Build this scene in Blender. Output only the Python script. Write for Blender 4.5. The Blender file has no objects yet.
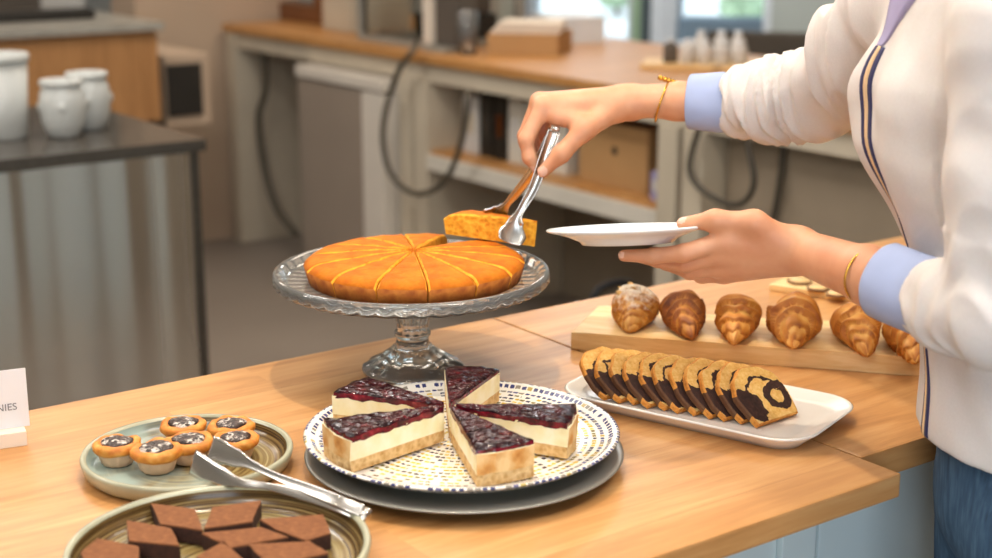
import bpy, bmesh, math, random
import numpy as np
from mathutils import Vector, Matrix, Euler, noise as mnoise
from mathutils.bvhtree import BVHTree

random.seed(7)
S = bpy.context.scene
C = S.collection
PI = math.pi
ANG = math.radians(36.0)            # the room's own axes: u along the table, v across it
CU, SU = math.cos(ANG), math.sin(ANG)
H, PITCH, F = 1.5, math.radians(14.5), 1500.0
T = 0.90                            # table top height


def uv(u, v, z=0.0):
    return Vector((u * CU - v * SU, u * SU + v * CU, z))


def P(x, y, z):
    """Point of height z seen at photograph pixel (x, y): used to lay things out on the table."""
    a, b = (x - 496) / F, (279 - y) / F
    r = (a, math.cos(PITCH) + b * math.sin(PITCH), -math.sin(PITCH) + b * math.cos(PITCH))
    t = (z - H) / r[2]
    return Vector((r[0] * t, r[1] * t, z))


def sp(u0, x, y):
    """(v, z) on the upright plane u = u0."""
    a, b = (x - 496) / F, (279 - y) / F
    r = (a, math.cos(PITCH) + b * math.sin(PITCH), -math.sin(PITCH) + b * math.cos(PITCH))
    t = u0 / (r[0] * CU + r[1] * SU)
    return (-r[0] * SU + r[1] * CU) * t, H + r[2] * t


# ------------------------------------------------------------------ materials
def lin(c):
    if isinstance(c, str):
        c = tuple(int(c[i:i + 2], 16) for i in (0, 2, 4))
    o = []
    for x in c[:3]:
        x = x / 255.0
        o.append(x / 12.92 if x <= 0.04045 else ((x + 0.055) / 1.055) ** 2.4)
    return tuple(o) + (1.0,)


class E:
    """tiny expression wrapper round shader sockets"""
    def __init__(self, m, s):
        self.m, self.s = m, s

    def op(self, o, b=None, c=None):
        return self.m.math(o, self, b, c)

    def __add__(self, b): return self.op('ADD', b)
    def __sub__(self, b): return self.op('SUBTRACT', b)
    def __mul__(self, b): return self.op('MULTIPLY', b)
    def __truediv__(self, b): return self.op('DIVIDE', b)
    def frac(self): return self.op('FRACT')
    def floor(self): return self.op('FLOOR')
    def gt(self, b): return self.op('GREATER_THAN', b)
    def lt(self, b): return self.op('LESS_THAN', b)


class Mat:
    def __init__(self, name, color='808080', rough=0.5, **kw):
        self.mat = bpy.data.materials.new(name)
        self.mat.use_nodes = True
        self.nt = self.mat.node_tree
        self.n = self.nt.nodes
        self.b = self.n['Principled BSDF']
        if isinstance(color, str):
            self.b.inputs['Base Color'].default_value = lin(color)
        self.b.inputs['Roughness'].default_value = rough
        for k, v in kw.items():
            self.b.inputs[k.replace('_', ' ')].default_value = v
        self._tc = None

    def put(self, sock, v):
        if isinstance(v, E):
            self.nt.links.new(v.s, sock)
        elif isinstance(v, str):
            sock.default_value = lin(v)
        elif v is not None:
            sock.default_value = v

    def new(self, t):
        return self.n.new(t)

    def coords(self, scale=(1, 1, 1), loc=(0, 0, 0), kind='Object'):
        if self._tc is None:
            self._tc = self.new('ShaderNodeTexCoord')
        mp = self.new('ShaderNodeMapping')
        mp.inputs['Scale'].default_value = scale
        mp.inputs['Location'].default_value = loc
        self.nt.links.new(self._tc.outputs[kind], mp.inputs['Vector'])
        return E(self, mp.outputs[0])

    def xyz(self, v):
        s = self.new('ShaderNodeSeparateXYZ')
        self.put(s.inputs[0], v)
        return [E(self, o) for o in s.outputs]

    def comb(self, x, y, z):
        s = self.new('ShaderNodeCombineXYZ')
        for i, q in enumerate((x, y, z)):
            self.put(s.inputs[i], q)
        return E(self, s.outputs[0])

    def math(self, o, a, b=None, c=None):
        m = self.new('ShaderNodeMath')
        m.operation = o
        for i, q in enumerate((a, b, c)):
            if q is not None:
                self.put(m.inputs[i], q)
        return E(self, m.outputs[0])

    def noise(self, v, scale=5, detail=3, rough=0.5, dist=0.0):
        m = self.new('ShaderNodeTexNoise')
        self.put(m.inputs['Vector'], v)
        m.inputs['Scale'].default_value = scale
        m.inputs['Detail'].default_value = detail
        m.inputs['Roughness'].default_value = rough
        m.inputs['Distortion'].default_value = dist
        return E(self, m.outputs[0])

    def white(self, v):
        m = self.new('ShaderNodeTexWhiteNoise')
        self.put(m.inputs['Vector'], v)
        return E(self, m.outputs['Value'])

    def voro(self, v, scale=5):
        m = self.new('ShaderNodeTexVoronoi')
        self.put(m.inputs['Vector'], v)
        m.inputs['Scale'].default_value = scale
        return E(self, m.outputs['Distance'])

    def ramp(self, f, stops, const=False):
        m = self.new('ShaderNodeValToRGB')
        self.put(m.inputs[0], f)
        cr = m.color_ramp
        if const:
            cr.interpolation = 'CONSTANT'
        while len(cr.elements) < len(stops):
            cr.elements.new(0.5)
        for e, (p, c) in zip(cr.elements, stops):
            e.position = p
            e.color = lin(c)
        return E(self, m.outputs[0])

    def mix(self, f, a, b, mode='MIX'):
        m = self.new('ShaderNodeMix')
        m.data_type = 'RGBA'
        m.blend_type = mode
        self.put(m.inputs[0], f)
        self.put(m.inputs[6], a)
        self.put(m.inputs[7], b)
        return E(self, m.outputs[2])

    def color(self, v):
        self.put(self.b.inputs['Base Color'], v)
        return self

    def bump(self, hgt, strength=0.3, dist=0.002):
        m = self.new('ShaderNodeBump')
        m.inputs['Strength'].default_value = strength
        m.inputs['Distance'].default_value = dist
        self.put(m.inputs['Height'], hgt)
        self.nt.links.new(m.outputs[0], self.b.inputs['Normal'])
        return self


def plain(name, c, rough=0.5, vary=0.06, scale=6, **kw):
    """one colour with a slight procedural unevenness of the material itself"""
    m = Mat(name, c, rough, **kw)
    n = m.noise(m.coords(), scale, 3)
    base = lin(c)
    k = m.ramp(n, [(0.3, '000000'), (0.7, 'ffffff')])
    lo = tuple(x * (1 - vary) for x in base[:3]) + (1,)
    hi = tuple(min(1, x * (1 + vary)) for x in base[:3]) + (1,)
    m.color(m.mix(k, lo, hi))
    return m.mat


def wood(name, dark, mid, light, stave=0.0, rough=0.4, stretch=(1.3, 16, 16), knot=None):
    m = Mat(name, mid, rough)
    co = m.coords()
    x, y, z = m.xyz(co)
    if stave:
        row = (y / stave).floor()
        off = m.white(m.comb(row, 3.0, 1.0))
        col = ((x + off * 2.0) / 0.9).floor()
        cell = m.white(m.comb(row, col, 5.0))
        co = m.comb(x + cell * 7.0, y + cell * 3.0, z)
    mp = m.new('ShaderNodeMapping')
    m.put(mp.inputs['Vector'], co)
    mp.inputs['Scale'].default_value = stretch
    g = E(m, mp.outputs[0])
    n1 = m.noise(g, 2.2, 5, 0.6, 1.2)
    n2 = m.noise(g, 11, 4, 0.6, 0.3)
    f = n1 * 0.7 + n2 * 0.3
    c = m.ramp(f, [(0.30, dark), (0.5, mid), (0.70, light)])
    if stave:
        c = m.mix(m.math('MULTIPLY', cell, 0.30), c, mid)
        c = m.mix((cell.op('SUBTRACT', 0.5)).op('ABSOLUTE') * 0.35, c, dark)
        fy = (y / stave).frac()
        seam = fy.lt(0.006)
        c = m.mix(seam * 0.6, c, dark)
    if knot:
        dx, dy, dz = x - knot[0], y - knot[1], z - knot[2]
        r = ((dx * dx) * 0.35 + dy * dy * 0.3 + dz * dz * 2.2).op('SQRT')
        c = m.mix(m.ramp(r, [(0.0, 'ffffff'), (knot[3], '000000')]), c, '7a4a22')
    m.color(c)
    m.bump(f, 0.08, 0.001)
    return m.mat


M = {}
M['table'] = wood('oak_table_top', 'a06c38', 'c48f57', 'd8ab74', 0.145, 0.36, (1.0, 9, 9))
M['board'] = wood('pale_board_wood', 'cb9c5c', 'e2bd82', 'efd4a2', 0, 0.45, (2.0, 14, 22), (0.045, -0.09, 0.012, 0.014))
M['bench_wood'] = wood('bench_oak', 'a06c38', 'c08a50', 'd2a068', 0.2, 0.4)
M['brown_wood'] = wood('brown_wood', '5f3a1e', '7a4c2a', '8a5a34', 0, 0.4)
M['panel_wood'] = wood('wood_panel', '94683f', 'ab7b4c', 'bb8b5a', 0, 0.45, (14, 14, 1.0))
M['cream_paint'] = plain('cream_paint', 'c9bda8', 0.5)
M['white_paint'] = plain('white_paint', 'd9d3c6', 0.45)
M['panel_blue'] = plain('pale_blue_panel', 'cfdde0', 0.4, 0.03)
M['taupe'] = plain('taupe_wall', 'b9a28b', 0.8, 0.04, 2)
M['wall_grey'] = plain('grey_green_wall', 'b4b8b0', 0.8, 0.04, 2)
M['wall_white'] = plain('white_wall', 'd4d0c8', 0.8, 0.04, 2)
M['ceiling'] = plain('ceiling_white', 'dcd8d0', 0.9, 0.03, 2)
M['floor'] = plain('concrete_floor', '8a7f74', 0.45, 0.12, 1.4)
M['dark'] = plain('dark_plastic', '26231f', 0.45)
M['dark_cable'] = plain('cable_rubber', '4a4338', 0.5)
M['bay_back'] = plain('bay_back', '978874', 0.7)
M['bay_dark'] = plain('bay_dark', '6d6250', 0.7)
M['fridge_door'] = plain('fridge_door', '9a8d80', 0.4, 0.03)
M['fridge_white'] = plain('fridge_white', 'dcd4c8', 0.35, 0.03)
M['card_paper'] = plain('white_card', 'e6e6e8', 0.6, 0.02)
M['text'] = plain('grey_ink', '77777c', 0.7)
M['cardboard'] = plain('cardboard', 'b58c5c', 0.8)
M['napkin'] = plain('paper_white', 'e9dccb', 0.8, 0.05)
M['ceramic'] = plain('white_ceramic', 'cdcec9', 0.3, 0.03)
M['plate_white'] = plain('white_porcelain', 'e8e8e8', 0.15, 0.02)
M['tray_white'] = plain('white_melamine', 'e9e4dc', 0.22, 0.02)
M['grey_plate'] = plain('grey_pewter', '8f8d86', 0.28, 0.08, 9, Metallic=0.45)
M['granite'] = plain('dark_worktop', '464039', 0.14, 0.15, 60)
M['stone'] = plain('grey_stone', '9c988e', 0.3, 0.1, 20)
M['cuff'] = plain('blue_cotton', '9dabd0', 0.8, 0.03, 40)
M['collar'] = plain('lavender_cotton', 'a29bc0', 0.8, 0.03, 40)
M['navy'] = plain('navy_trim', '2a2a55', 0.7)
M['lace'] = plain('cream_lace', 'd8b890', 0.8)
M['hair'] = plain('brown_hair', '4a2f1c', 0.5, 0.3, 30)
M['gold'] = plain('gold_metal', 'd9a548', 0.25, 0.05, Metallic=1.0)
M['leather'] = plain('shoe_leather', 'e4e0d8', 0.5)
M['cocoa_side'] = plain('brownie_crumb', '3f241a', 0.85, 0.35, 260)
M['black_bag'] = plain('black_fabric', '17161a', 0.7)
M['blue_grey'] = plain('blue_grey_fabric', '7d94a8', 0.8)
M['chair_grey'] = plain('charcoal_fabric', '5a5148', 0.8)
M['green_paint'] = plain('green_paint', '9db893', 0.5)
M['frame_dark'] = plain('dark_frame', '3f4a4c', 0.5)
M['frame_white'] = plain('white_frame', 'e4e8ec', 0.5)
M['paving'] = plain('outdoor_paving', 'd5d8d8', 0.8, 0.25, 0.7)
M['facade'] = plain('outdoor_facade', 'b5c4cc', 0.8, 0.2, 0.5)
M['bark'] = plain('bark', '7a5a3a', 0.8)
M['shrub'] = plain('shrub_leaves', 'a3b898', 0.8, 0.35, 9)
M['white_label'] = plain('white_label', 'cfcbc6', 0.6)

# skin
m = Mat('skin', 'dca584', 0.48)
n = m.noise(m.coords(), 22, 4)
m.color(m.ramp(n, [(0.3, 'c98a66'), (0.55, 'd49a76'), (0.75, 'daa684')]))
m.bump(m.noise(m.coords(), 160, 2), 0.08, 0.001)
m.b.inputs['Subsurface Weight'].default_value = 0.12
m.b.inputs['Subsurface Radius'].default_value = (0.01, 0.004, 0.002)
M['skin'] = m.mat
M['lip'] = plain('lip_skin', 'b9655a', 0.4, 0.03)
M['nail'] = plain('pale_nail', 'e6bba6', 0.2, 0.02)

# shirt cotton
m = Mat('white_cotton', 'e0dad6', 0.85)
w = m.noise(m.coords(), 420, 2)
m.color(m.mix(w, 'cfc8c5', 'dad4d1'))
m.bump(m.noise(m.coords((1, 1, 0.6)), 14, 3, 0.5, 0.6), 0.35, 0.006)
m.b.inputs['Subsurface Weight'].default_value = 0.05
M['shirt'] = m.mat
m = Mat('denim', '3f5a78', 0.85)
w = m.noise(m.coords((1, 1, 0.15)), 180, 3)
m.color(m.ramp(w * 0.7 + m.noise(m.coords(), 7, 3) * 0.3, [(0.3, '20364c'), (0.5, '314d68'), (0.7, '47657f')]))
M['denim'] = m.mat

# steel
m = Mat('brushed_steel', 'a8a6a2', 0.3, Metallic=1.0)
n = m.noise(m.coords((1, 1, 0.05)), 5, 2, 0.5)
m.color(m.ramp(n, [(0.3, 'c4c3c1'), (0.7, 'd8d6d2')]))
m.put(m.b.inputs['Roughness'], n * 0.12 + 0.20)
m.bump(m.noise(m.coords((5, 5, 0.10)), 1.3, 1), 1.0, 0.07)
M['steel_panel'] = m.mat
M['tong_steel'] = plain('polished_steel', 'd2d0cc', 0.24, 0.05, 30, Metallic=1.0)
m = Mat('copper_steel', 'c07a48', 0.2, Metallic=1.0)
m.color(m.ramp(m.noise(m.coords(), 14, 2), [(0.4, 'b9723f'), (0.65, 'cfa684')]))
M['copper'] = m.mat

# glass
m = Mat('pressed_glass', 'ffffff', 0.02, Transmission_Weight=0.88, IOR=1.45)
m.color(m.mix(m.noise(m.coords(), 30, 2), 'f4f5f0', 'fdfdfb'))
m.b.inputs['Specular IOR Level'].default_value = 0.8
M['glass'] = m.mat
m = Mat('window_pane', 'eef4f6', 0.0, Transmission_Weight=1.0, IOR=1.02)
M['pane'] = m.mat

# stoneware glazes
def stoneware(name, inner):
    m = Mat(name, '8f8a6a', 0.22)
    x, y, z = m.xyz(m.coords())
    r = (x * x + y * y).op('SQRT')
    blotch = m.noise(m.coords(), 9, 3, 0.5, 0.5)
    rr = m.noise(m.comb(r * 210.0, blotch * 2.0, 0.0), 1.0, 3, 0.6)
    c = m.ramp(rr, [(0.34, '3f2d18'), (0.46, '7a6238'), (0.58, '9c8a58'), (0.72, 'b9ac80')])
    wall = m.ramp(m.noise(m.comb(z * 900.0, r * 260.0, blotch), 1.0, 2), [(0.35, '3a2714'), (0.55, '6f5630'), (0.7, 'a08c5c')])
    c = m.mix(z.gt(0.0055), c, wall)
    pale = m.ramp(blotch + x * (-2.2) + inner, [(0.50, '000000'), (0.66, 'ffffff')])
    m.color(m.mix(pale, c, '9fb0a8'))
    return m.mat
M['stoneware'] = stoneware('speckled_stoneware', 0.02)
M['stoneware_brown'] = stoneware('ringed_stoneware', -0.42)
M['glaze_rim'] = plain('sage_glaze', 'a5a48c', 0.25, 0.12, 20)

# ringed plate
m = Mat('ring_dash_plate', 'ece8df', 0.2)
x, y, z = m.xyz(m.coords())
r = (x * x + y * y).op('SQRT')
th = m.math('ARCTAN2', y, x)
ring = (r * 115.0).floor()
inring = (r * 115.0).frac()
shift = m.white(m.comb(ring, 1.0, 2.0))
sc_ = (th + shift * 6.0) * ((ring * 0.95) + 4.0)
seg = sc_.floor()
h1 = m.white(m.comb(ring, seg, 3.0))
h2 = m.white(m.comb(ring, seg, 9.0))
wobn = m.noise(m.coords(), 260, 2)
band = m.math('MULTIPLY', (inring + wobn * 0.5).gt(0.52), (inring + wobn * 0.5).lt(1.02))
gapm = sc_.frac().lt(h2 * 0.25 + 0.62)
big = m.noise(m.coords(), 9, 2)
dash = m.math('MULTIPLY', band * gapm, m.math('GREATER_THAN', h1 * 0.55 + big * 0.45, 0.30))
rim = r.gt(0.150)
yel = m.ramp(h1 * 0.6 + big * 0.4, [(0.0, '3f4058'), (0.38, '7d7448'), (0.46, 'c9a63a'), (0.56, 'd8bb50'), (0.70, '8a7c40'), (0.76, '44465c')], True)
blu = m.ramp(h2, [(0.0, '3c406c'), (0.45, '5f6088'), (0.7, 'b09a58'), (0.8, '8b8478')], True)
m.color(m.mix(dash, 'e9e5db', m.mix(rim, yel, blu)))
M['ring_plate'] = m.mat

# food
def crumb(name, lo, mid, hi, scale=120, bump=0.6):
    m = Mat(name, mid, 0.8)
    n = m.noise(m.coords(), scale, 4, 0.65)
    v = m.voro(m.coords(), scale * 1.3)
    m.color(m.ramp(n * 0.65 + v * 0.35, [(0.24, lo), (0.42, mid), (0.62, hi)]))
    m.bump(n * 0.6 + v * 0.6, bump, 0.003)
    return m.mat
M['cake_crumb'] = crumb('orange_cake_crumb', 'c2700e', 'df9316', 'f0b030')
m = Mat('orange_cake_crust', 'd98a35', 0.75)
m.b.inputs['Specular IOR Level'].default_value = 0.2
n = m.noise(m.coords(), 34, 5, 0.6)
m.color(m.ramp(n, [(0.30, 'b35a0c'), (0.5, 'c46c12'), (0.7, 'd07e1c')]))
m.bump(m.noise(m.coords(), 130, 4, 0.65), 0.7, 0.003)
M['cake_top'] = m.mat
M['cake_side'] = crumb('orange_cake_side', '8a430f', 'ab5a18', 'c47428', 60, 0.3)
M['biscuit'] = crumb('biscuit_base', 'a87c44', 'c79d62', 'dcb984', 130)
M['cream'] = crumb('cream_cheese', 'e2cf9a', 'efe0b2', 'f5eacb', 40, 0.1)
M['baked'] = crumb('browned_edge', 'b5712c', 'd29a54', 'e6c38a', 45, 0.2)
m = Mat('berry_jelly', '4a0f1c', 0.13)
n = m.noise(m.coords(), 60, 4, 0.6)
m.color(m.ramp(n, [(0.38, '1c070f'), (0.56, '350a14'), (0.74, '6a1219')]))
m.bump(m.noise(m.coords(), 90, 3) + m.voro(m.coords(), 110) * 0.6, 0.8, 0.004)
m.b.inputs['Specular IOR Level'].default_value = 0.35
M['jam'] = m.mat
m = Mat('jelly_edge', 'a8283a', 0.15)
n = m.noise(m.coords(), 90, 3)
m.color(m.ramp(n, [(0.4, '3c0a1a'), (0.6, '741427'), (0.75, 'a83440')]))
M['jam_edge'] = m.mat
m = Mat('cocoa_dust', '8a5538', 0.95)
n = m.noise(m.coords(), 120, 4, 0.7)
m.color(m.ramp(n, [(0.3, '6e4022'), (0.55, '80502d'), (0.75, '915f3a')]))
m.bump(n, 0.2, 0.001)
M['cocoa'] = m.mat
m = Mat('tart_pastry', 'd9963f', 0.6)
n = m.noise(m.coords(), 90, 4)
m.color(m.ramp(n, [(0.3, 'b8661c'), (0.52, 'd0842e'), (0.7, 'e0a250')]))
m.bump(n, 0.4, 0.003)
M['tart_rim'] = m.mat
M['tart_cup'] = plain('pale_pastry', 'd8b494', 0.7, 0.15, 60)
m = Mat('sugared_chocolate', '2c1710', 0.4)
n = m.noise(m.coords(), 170, 3, 0.7)
k = m.noise(m.coords(), 55, 3, 0.6)
c = m.ramp(n, [(0.40, '1f110c'), (0.58, '40251a')])
m.color(m.mix(m.ramp(k * 0.5 + n * 0.5, [(0.495, '000000'), (0.56, 'ffffff')]), c, 'ddd3c8'))
m.bump(n, 0.8, 0.004)
M['tart_fill'] = m.mat

def croissant_mat(name, dark, mid, light, sugar=0.0):
    m = Mat(name, mid, 0.5)
    at = m.new('ShaderNodeAttribute')
    at.attribute_name = 'lam'
    lam = E(m, at.outputs['Fac'])
    n = m.noise(m.coords((1, 1, 1)), 30, 4, 0.6)
    c = m.ramp(lam * 0.62 + n * 0.38, [(0.22, light), (0.5, mid), (0.8, dark)])
    if sugar:
        x, y, z = m.xyz(m.coords())
        s = m.noise(m.coords(), 90, 4, 0.7)
        c = m.mix(m.ramp(s * 0.55 + z * 8.0 - 0.02, [(0.48, '000000'), (0.64, 'ffffff')]) , c, 'efdfc6')
    m.color(c)
    m.bump(m.noise(m.coords((1, 3, 1)), 90, 3), 0.25, 0.002)
    m.b.inputs['Specular IOR Level'].default_value = 0.4
    return m.mat
M['croissant'] = croissant_mat('croissant_crust', '94501a', 'c47c2e', 'e2ab5a')
M['croissant_dark'] = croissant_mat('dark_croissant_crust', '5e2a0d', 'a25c20', 'cf9044')
M['croissant_sugar'] = croissant_mat('sugared_croissant_crust', '9a5519', 'c48234', 'deac60', 1.0)
M['almond'] = plain('almond_flake', 'dcab60', 0.6, 0.15, 200)

# marble cake cut face (slice local: x width, y thickness, z height)
m = Mat('marble_cake_cut', 'dcae62', 0.8)
co = m.coords()
x, y, z = m.xyz(co)
oi = m.new('ShaderNodeObjectInfo')
rnd_ = E(m, oi.outputs['Random'])
x0_, y0_, z0_ = m.xyz(co)
co2 = m.comb(x0_, y0_ + rnd_ * 3.0, z0_)
wob = m.noise(co2, 38, 4, 0.6) - 0.5
wx = x + wob * 0.032
wz = z + (m.noise(m.comb(x0_ + 0.3, y0_ + rnd_ * 5.0, z0_ + 0.1), 34, 4, 0.6) - 0.5) * 0.030
dx, dz = x + wob * 0.022 - 0.019, z + wob * 0.020 - 0.027
r2 = (dx * dx * 0.9 + dz * dz * 1.2).op('SQRT')
ringm = m.math('MULTIPLY', r2.gt(0.0095), r2.lt(0.0200))
zl = wz + wx * 0.45
blob = m.math('MULTIPLY', m.math('MULTIPLY', zl.gt(-0.010), zl.lt(0.031)), wx.lt(-0.012))
r3 = (wx * wx + (wz - 0.020) * (wz - 0.020) * 0.62).op('SQRT')
arc = m.math('MULTIPLY', m.math('MULTIPLY', r3.gt(0.0285), r3.lt(0.0318)), wz.gt(0.028))
choc = m.math('MAXIMUM', m.math('MAXIMUM', ringm, blob), arc)
g = m.noise(co, 150, 4, 0.7)
yel = m.ramp(g, [(0.3, 'd29a48'), (0.5, 'e4b564'), (0.7, 'efcb88')])
drk = m.ramp(g, [(0.3, '24110b'), (0.55, '3c2016'), (0.75, '523023')])
m.color(m.mix(choc, yel, drk))
m.bump(g, 0.5, 0.003)
M['marble'] = m.mat
m = Mat('marble_cake_crust', 'c8842f', 0.7)
n = m.noise(m.coords(), 60, 4, 0.7)
x, y, z = m.xyz(m.coords())
oi = m.new('ShaderNodeObjectInfo')
zz = z + (m.noise(m.coords(), 45, 3) - 0.5) * 0.022 + E(m, oi.outputs['Random']) * 0.006
dk = m.math('MULTIPLY', m.math('MULTIPLY', zz.gt(0.013), zz.lt(0.044)), x.lt(0.015))
m.color(m.mix(dk * 0.9, m.ramp(n, [(0.32, '9c5618'), (0.5, 'cd842e'), (0.68, 'e4aa52')]), '3f2013'))
m.bump(n, 0.6, 0.003)
M['marble_crust'] = m.mat


# ------------------------------------------------------------------ mesh helpers
def me_from(verts, faces, mats=None, smooth=False, mi=None, name='m'):
    me = bpy.data.meshes.new(name)
    me.from_pydata([tuple(v) for v in verts], [], faces)
    for x in (mats or []):
        me.materials.append(x)
    if mi:
        me.polygons.foreach_set('material_index', mi)
    if smooth:
        me.polygons.foreach_set('use_smooth', [True] * len(me.polygons))
    me.update()
    return me


def link(name, me, parent=None, loc=None, rot=None):
    o = bpy.data.objects.new(name, me)
    C.objects.link(o)
    if parent:
        o.parent = parent
    if loc is not None:
        o.location = loc
    if rot is not None:
        o.rotation_euler = rot
    return o


class MB:
    """collects shapes in one bmesh and links them as one object"""
    def __init__(self):
        self.bm = bmesh.new()

    def box(self, lo, hi, bevel=0.0, rot=None, mat=0, seg=2):
        lo, hi = Vector(lo), Vector(hi)
        c, s = (lo + hi) / 2, hi - lo
        mtx = Matrix.Translation(c) @ (rot.to_4x4() if rot else Matrix()) @ Matrix.Diagonal((*s, 1))
        r = bmesh.ops.create_cube(self.bm, size=1, matrix=mtx)
        fs = set(f for v in r['verts'] for f in v.link_faces)
        for f in fs:
            f.material_index = mat
        if bevel:
            es = set(e for v in r['verts'] for e in v.link_edges)
            bmesh.ops.bevel(self.bm, geom=list(es), offset=bevel, segments=seg, profile=0.7, affect='EDGES')
        return self

    def lathe(self, prof, seg=64, wave=None, mat=0, center=(0, 0, 0)):
        rings = []
        for (r, z) in prof:
            if r < 1e-6:
                rings.append([self.bm.verts.new((center[0], center[1], center[2] + z))])
                continue
            ring = []
            for i in range(seg):
                a = 2 * PI * i / seg
                q, dz = (wave(r, z, a) if wave else (r, 0.0))
                ring.append(self.bm.verts.new((center[0] + q * math.cos(a), center[1] + q * math.sin(a), center[2] + z + dz)))
            rings.append(ring)
        for A, B in zip(rings[:-1], rings[1:]):
            for i in range(seg):
                j = (i + 1) % seg
                if len(A) == 1 and len(B) == 1:
                    continue
                if len(A) == 1:
                    f = self.bm.faces.new((A[0], B[i], B[j]))
                elif len(B) == 1:
                    f = self.bm.faces.new((A[i], B[0], A[j]))
                else:
                    f = self.bm.faces.new((A[i], B[i], B[j], A[j]))
                f.smooth = True
                f.material_index = mat
        return self

    def loft(self, rings, cap=True, mat=0, smooth=True, closed=True):
        vs = [[self.bm.verts.new(p) for p in r] for r in rings]
        n = len(vs[0])
        for A, B in zip(vs[:-1], vs[1:]):
            for i in range(n if closed else n - 1):
                j = (i + 1) % n
                f = self.bm.faces.new((A[i], A[j], B[j], B[i]))
                f.smooth = smooth
                f.material_index = mat
        if cap and closed:
            for r, rev in ((vs[0], True), (vs[-1], False)):
                f = self.bm.faces.new(r[::-1] if rev else r)
                f.material_index = mat
        return self

    def tube(self, pts, r, seg=10, mat=0):
        pts = [Vector(p) for p in pts]
        rs = r if isinstance(r, (list, tuple)) else [r] * len(pts)
        up = None
        rings = []
        for i, p in enumerate(pts):
            d = (pts[min(i + 1, len(pts) - 1)] - pts[max(i - 1, 0)]).normalized()
            if up is None:
                up = d.orthogonal().normalized()
            up = (up - d * up.dot(d)).normalized()
            w = d.cross(up)
            rings.append([p + (up * math.cos(a) + w * math.sin(a)) * rs[i] for a in (2 * PI * k / seg for k in range(seg))])
        return self.loft(rings, mat=mat)

    def prism(self, outline, z0, z1, mat=0, bevel=0.0):
        b = [self.bm.verts.new((p[0], p[1], z0)) for p in outline]
        t = [self.bm.verts.new((p[0], p[1], z1)) for p in outline]
        n = len(b)
        fs = [self.bm.faces.new(b[::-1]), self.bm.faces.new(t)]
        for i in range(n):
            fs.append(self.bm.faces.new((b[i], b[(i + 1) % n], t[(i + 1) % n], t[i])))
        for f in fs:
            f.material_index = mat
        if bevel:
            es = set(e for f in fs for e in f.edges)
            bmesh.ops.bevel(self.bm, geom=list(es), offset=bevel, segments=2, profile=0.7, affect='EDGES')
        return self

    def mesh(self, mats, name='m', smooth_angle=None):
        bmesh.ops.recalc_face_normals(self.bm, faces=self.bm.faces)
        me = bpy.data.meshes.new(name)
        self.bm.to_mesh(me)
        self.bm.free()
        for x in (mats if isinstance(mats, (list, tuple)) else [mats]):
            me.materials.append(x)
        return me

    def build(self, name, mats, parent=None, loc=None, rot=None):
        return link(name, self.mesh(mats, name), parent, loc, rot)


def tag(o, label=None, cat=None, group=None, kind=None):
    if label: o['label'] = label
    if cat: o['category'] = cat
    if group: o['group'] = group
    if kind: o['kind'] = kind
    return o


def thing(name, label, cat, loc=(0, 0, 0), rotz=0.0, group=None):
    o = bpy.data.objects.new(name, None)
    C.objects.link(o)
    o.empty_display_size = 0.05
    o.location = loc
    o.rotation_euler = (0, 0, rotz)
    return tag(o, label, cat, group)


def dup(root, loc, rot=None, label=None, scale=None):
    r = root.copy()
    C.objects.link(r)
    r.location = loc
    if rot is not None: r.rotation_euler = rot
    if scale is not None: r.scale = scale
    if label: r['label'] = label
    for ch in list(root.children):
        c = ch.copy()
        C.objects.link(c)
        c.parent = r
        for g in list(ch.children):
            d = g.copy()
            C.objects.link(d)
            d.parent = c
    return r


def struct(name, mb, mat, loc=None, rot=None):
    return tag(mb.build(name, mat, None, loc, rot), kind='structure')


ROT = (0, 0, ANG)
def ubox(u0, u1, v0, v1, z0, z1, bevel=0.0, mat=0, mb=None):
    mb = mb or MB()
    return mb.box((u0, v0, z0), (u1, v1, z1), bevel, None, mat)


def smooth_path(pts, n=8):
    """Catmull-Rom through the points"""
    pts = [Vector(p) for p in pts]
    out = []
    for i in range(len(pts) - 1):
        a, b = pts[max(i - 1, 0)], pts[i]
        c, d = pts[i + 1], pts[min(i + 2, len(pts) - 1)]
        for k in range(n):
            t = k / n
            out.append(0.5 * ((2 * b) + (c - a) * t + (2 * a - 5 * b + 4 * c - d) * t * t + (3 * b - a - 3 * c + d) * t ** 3))
    out.append(pts[-1])
    return out


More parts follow.
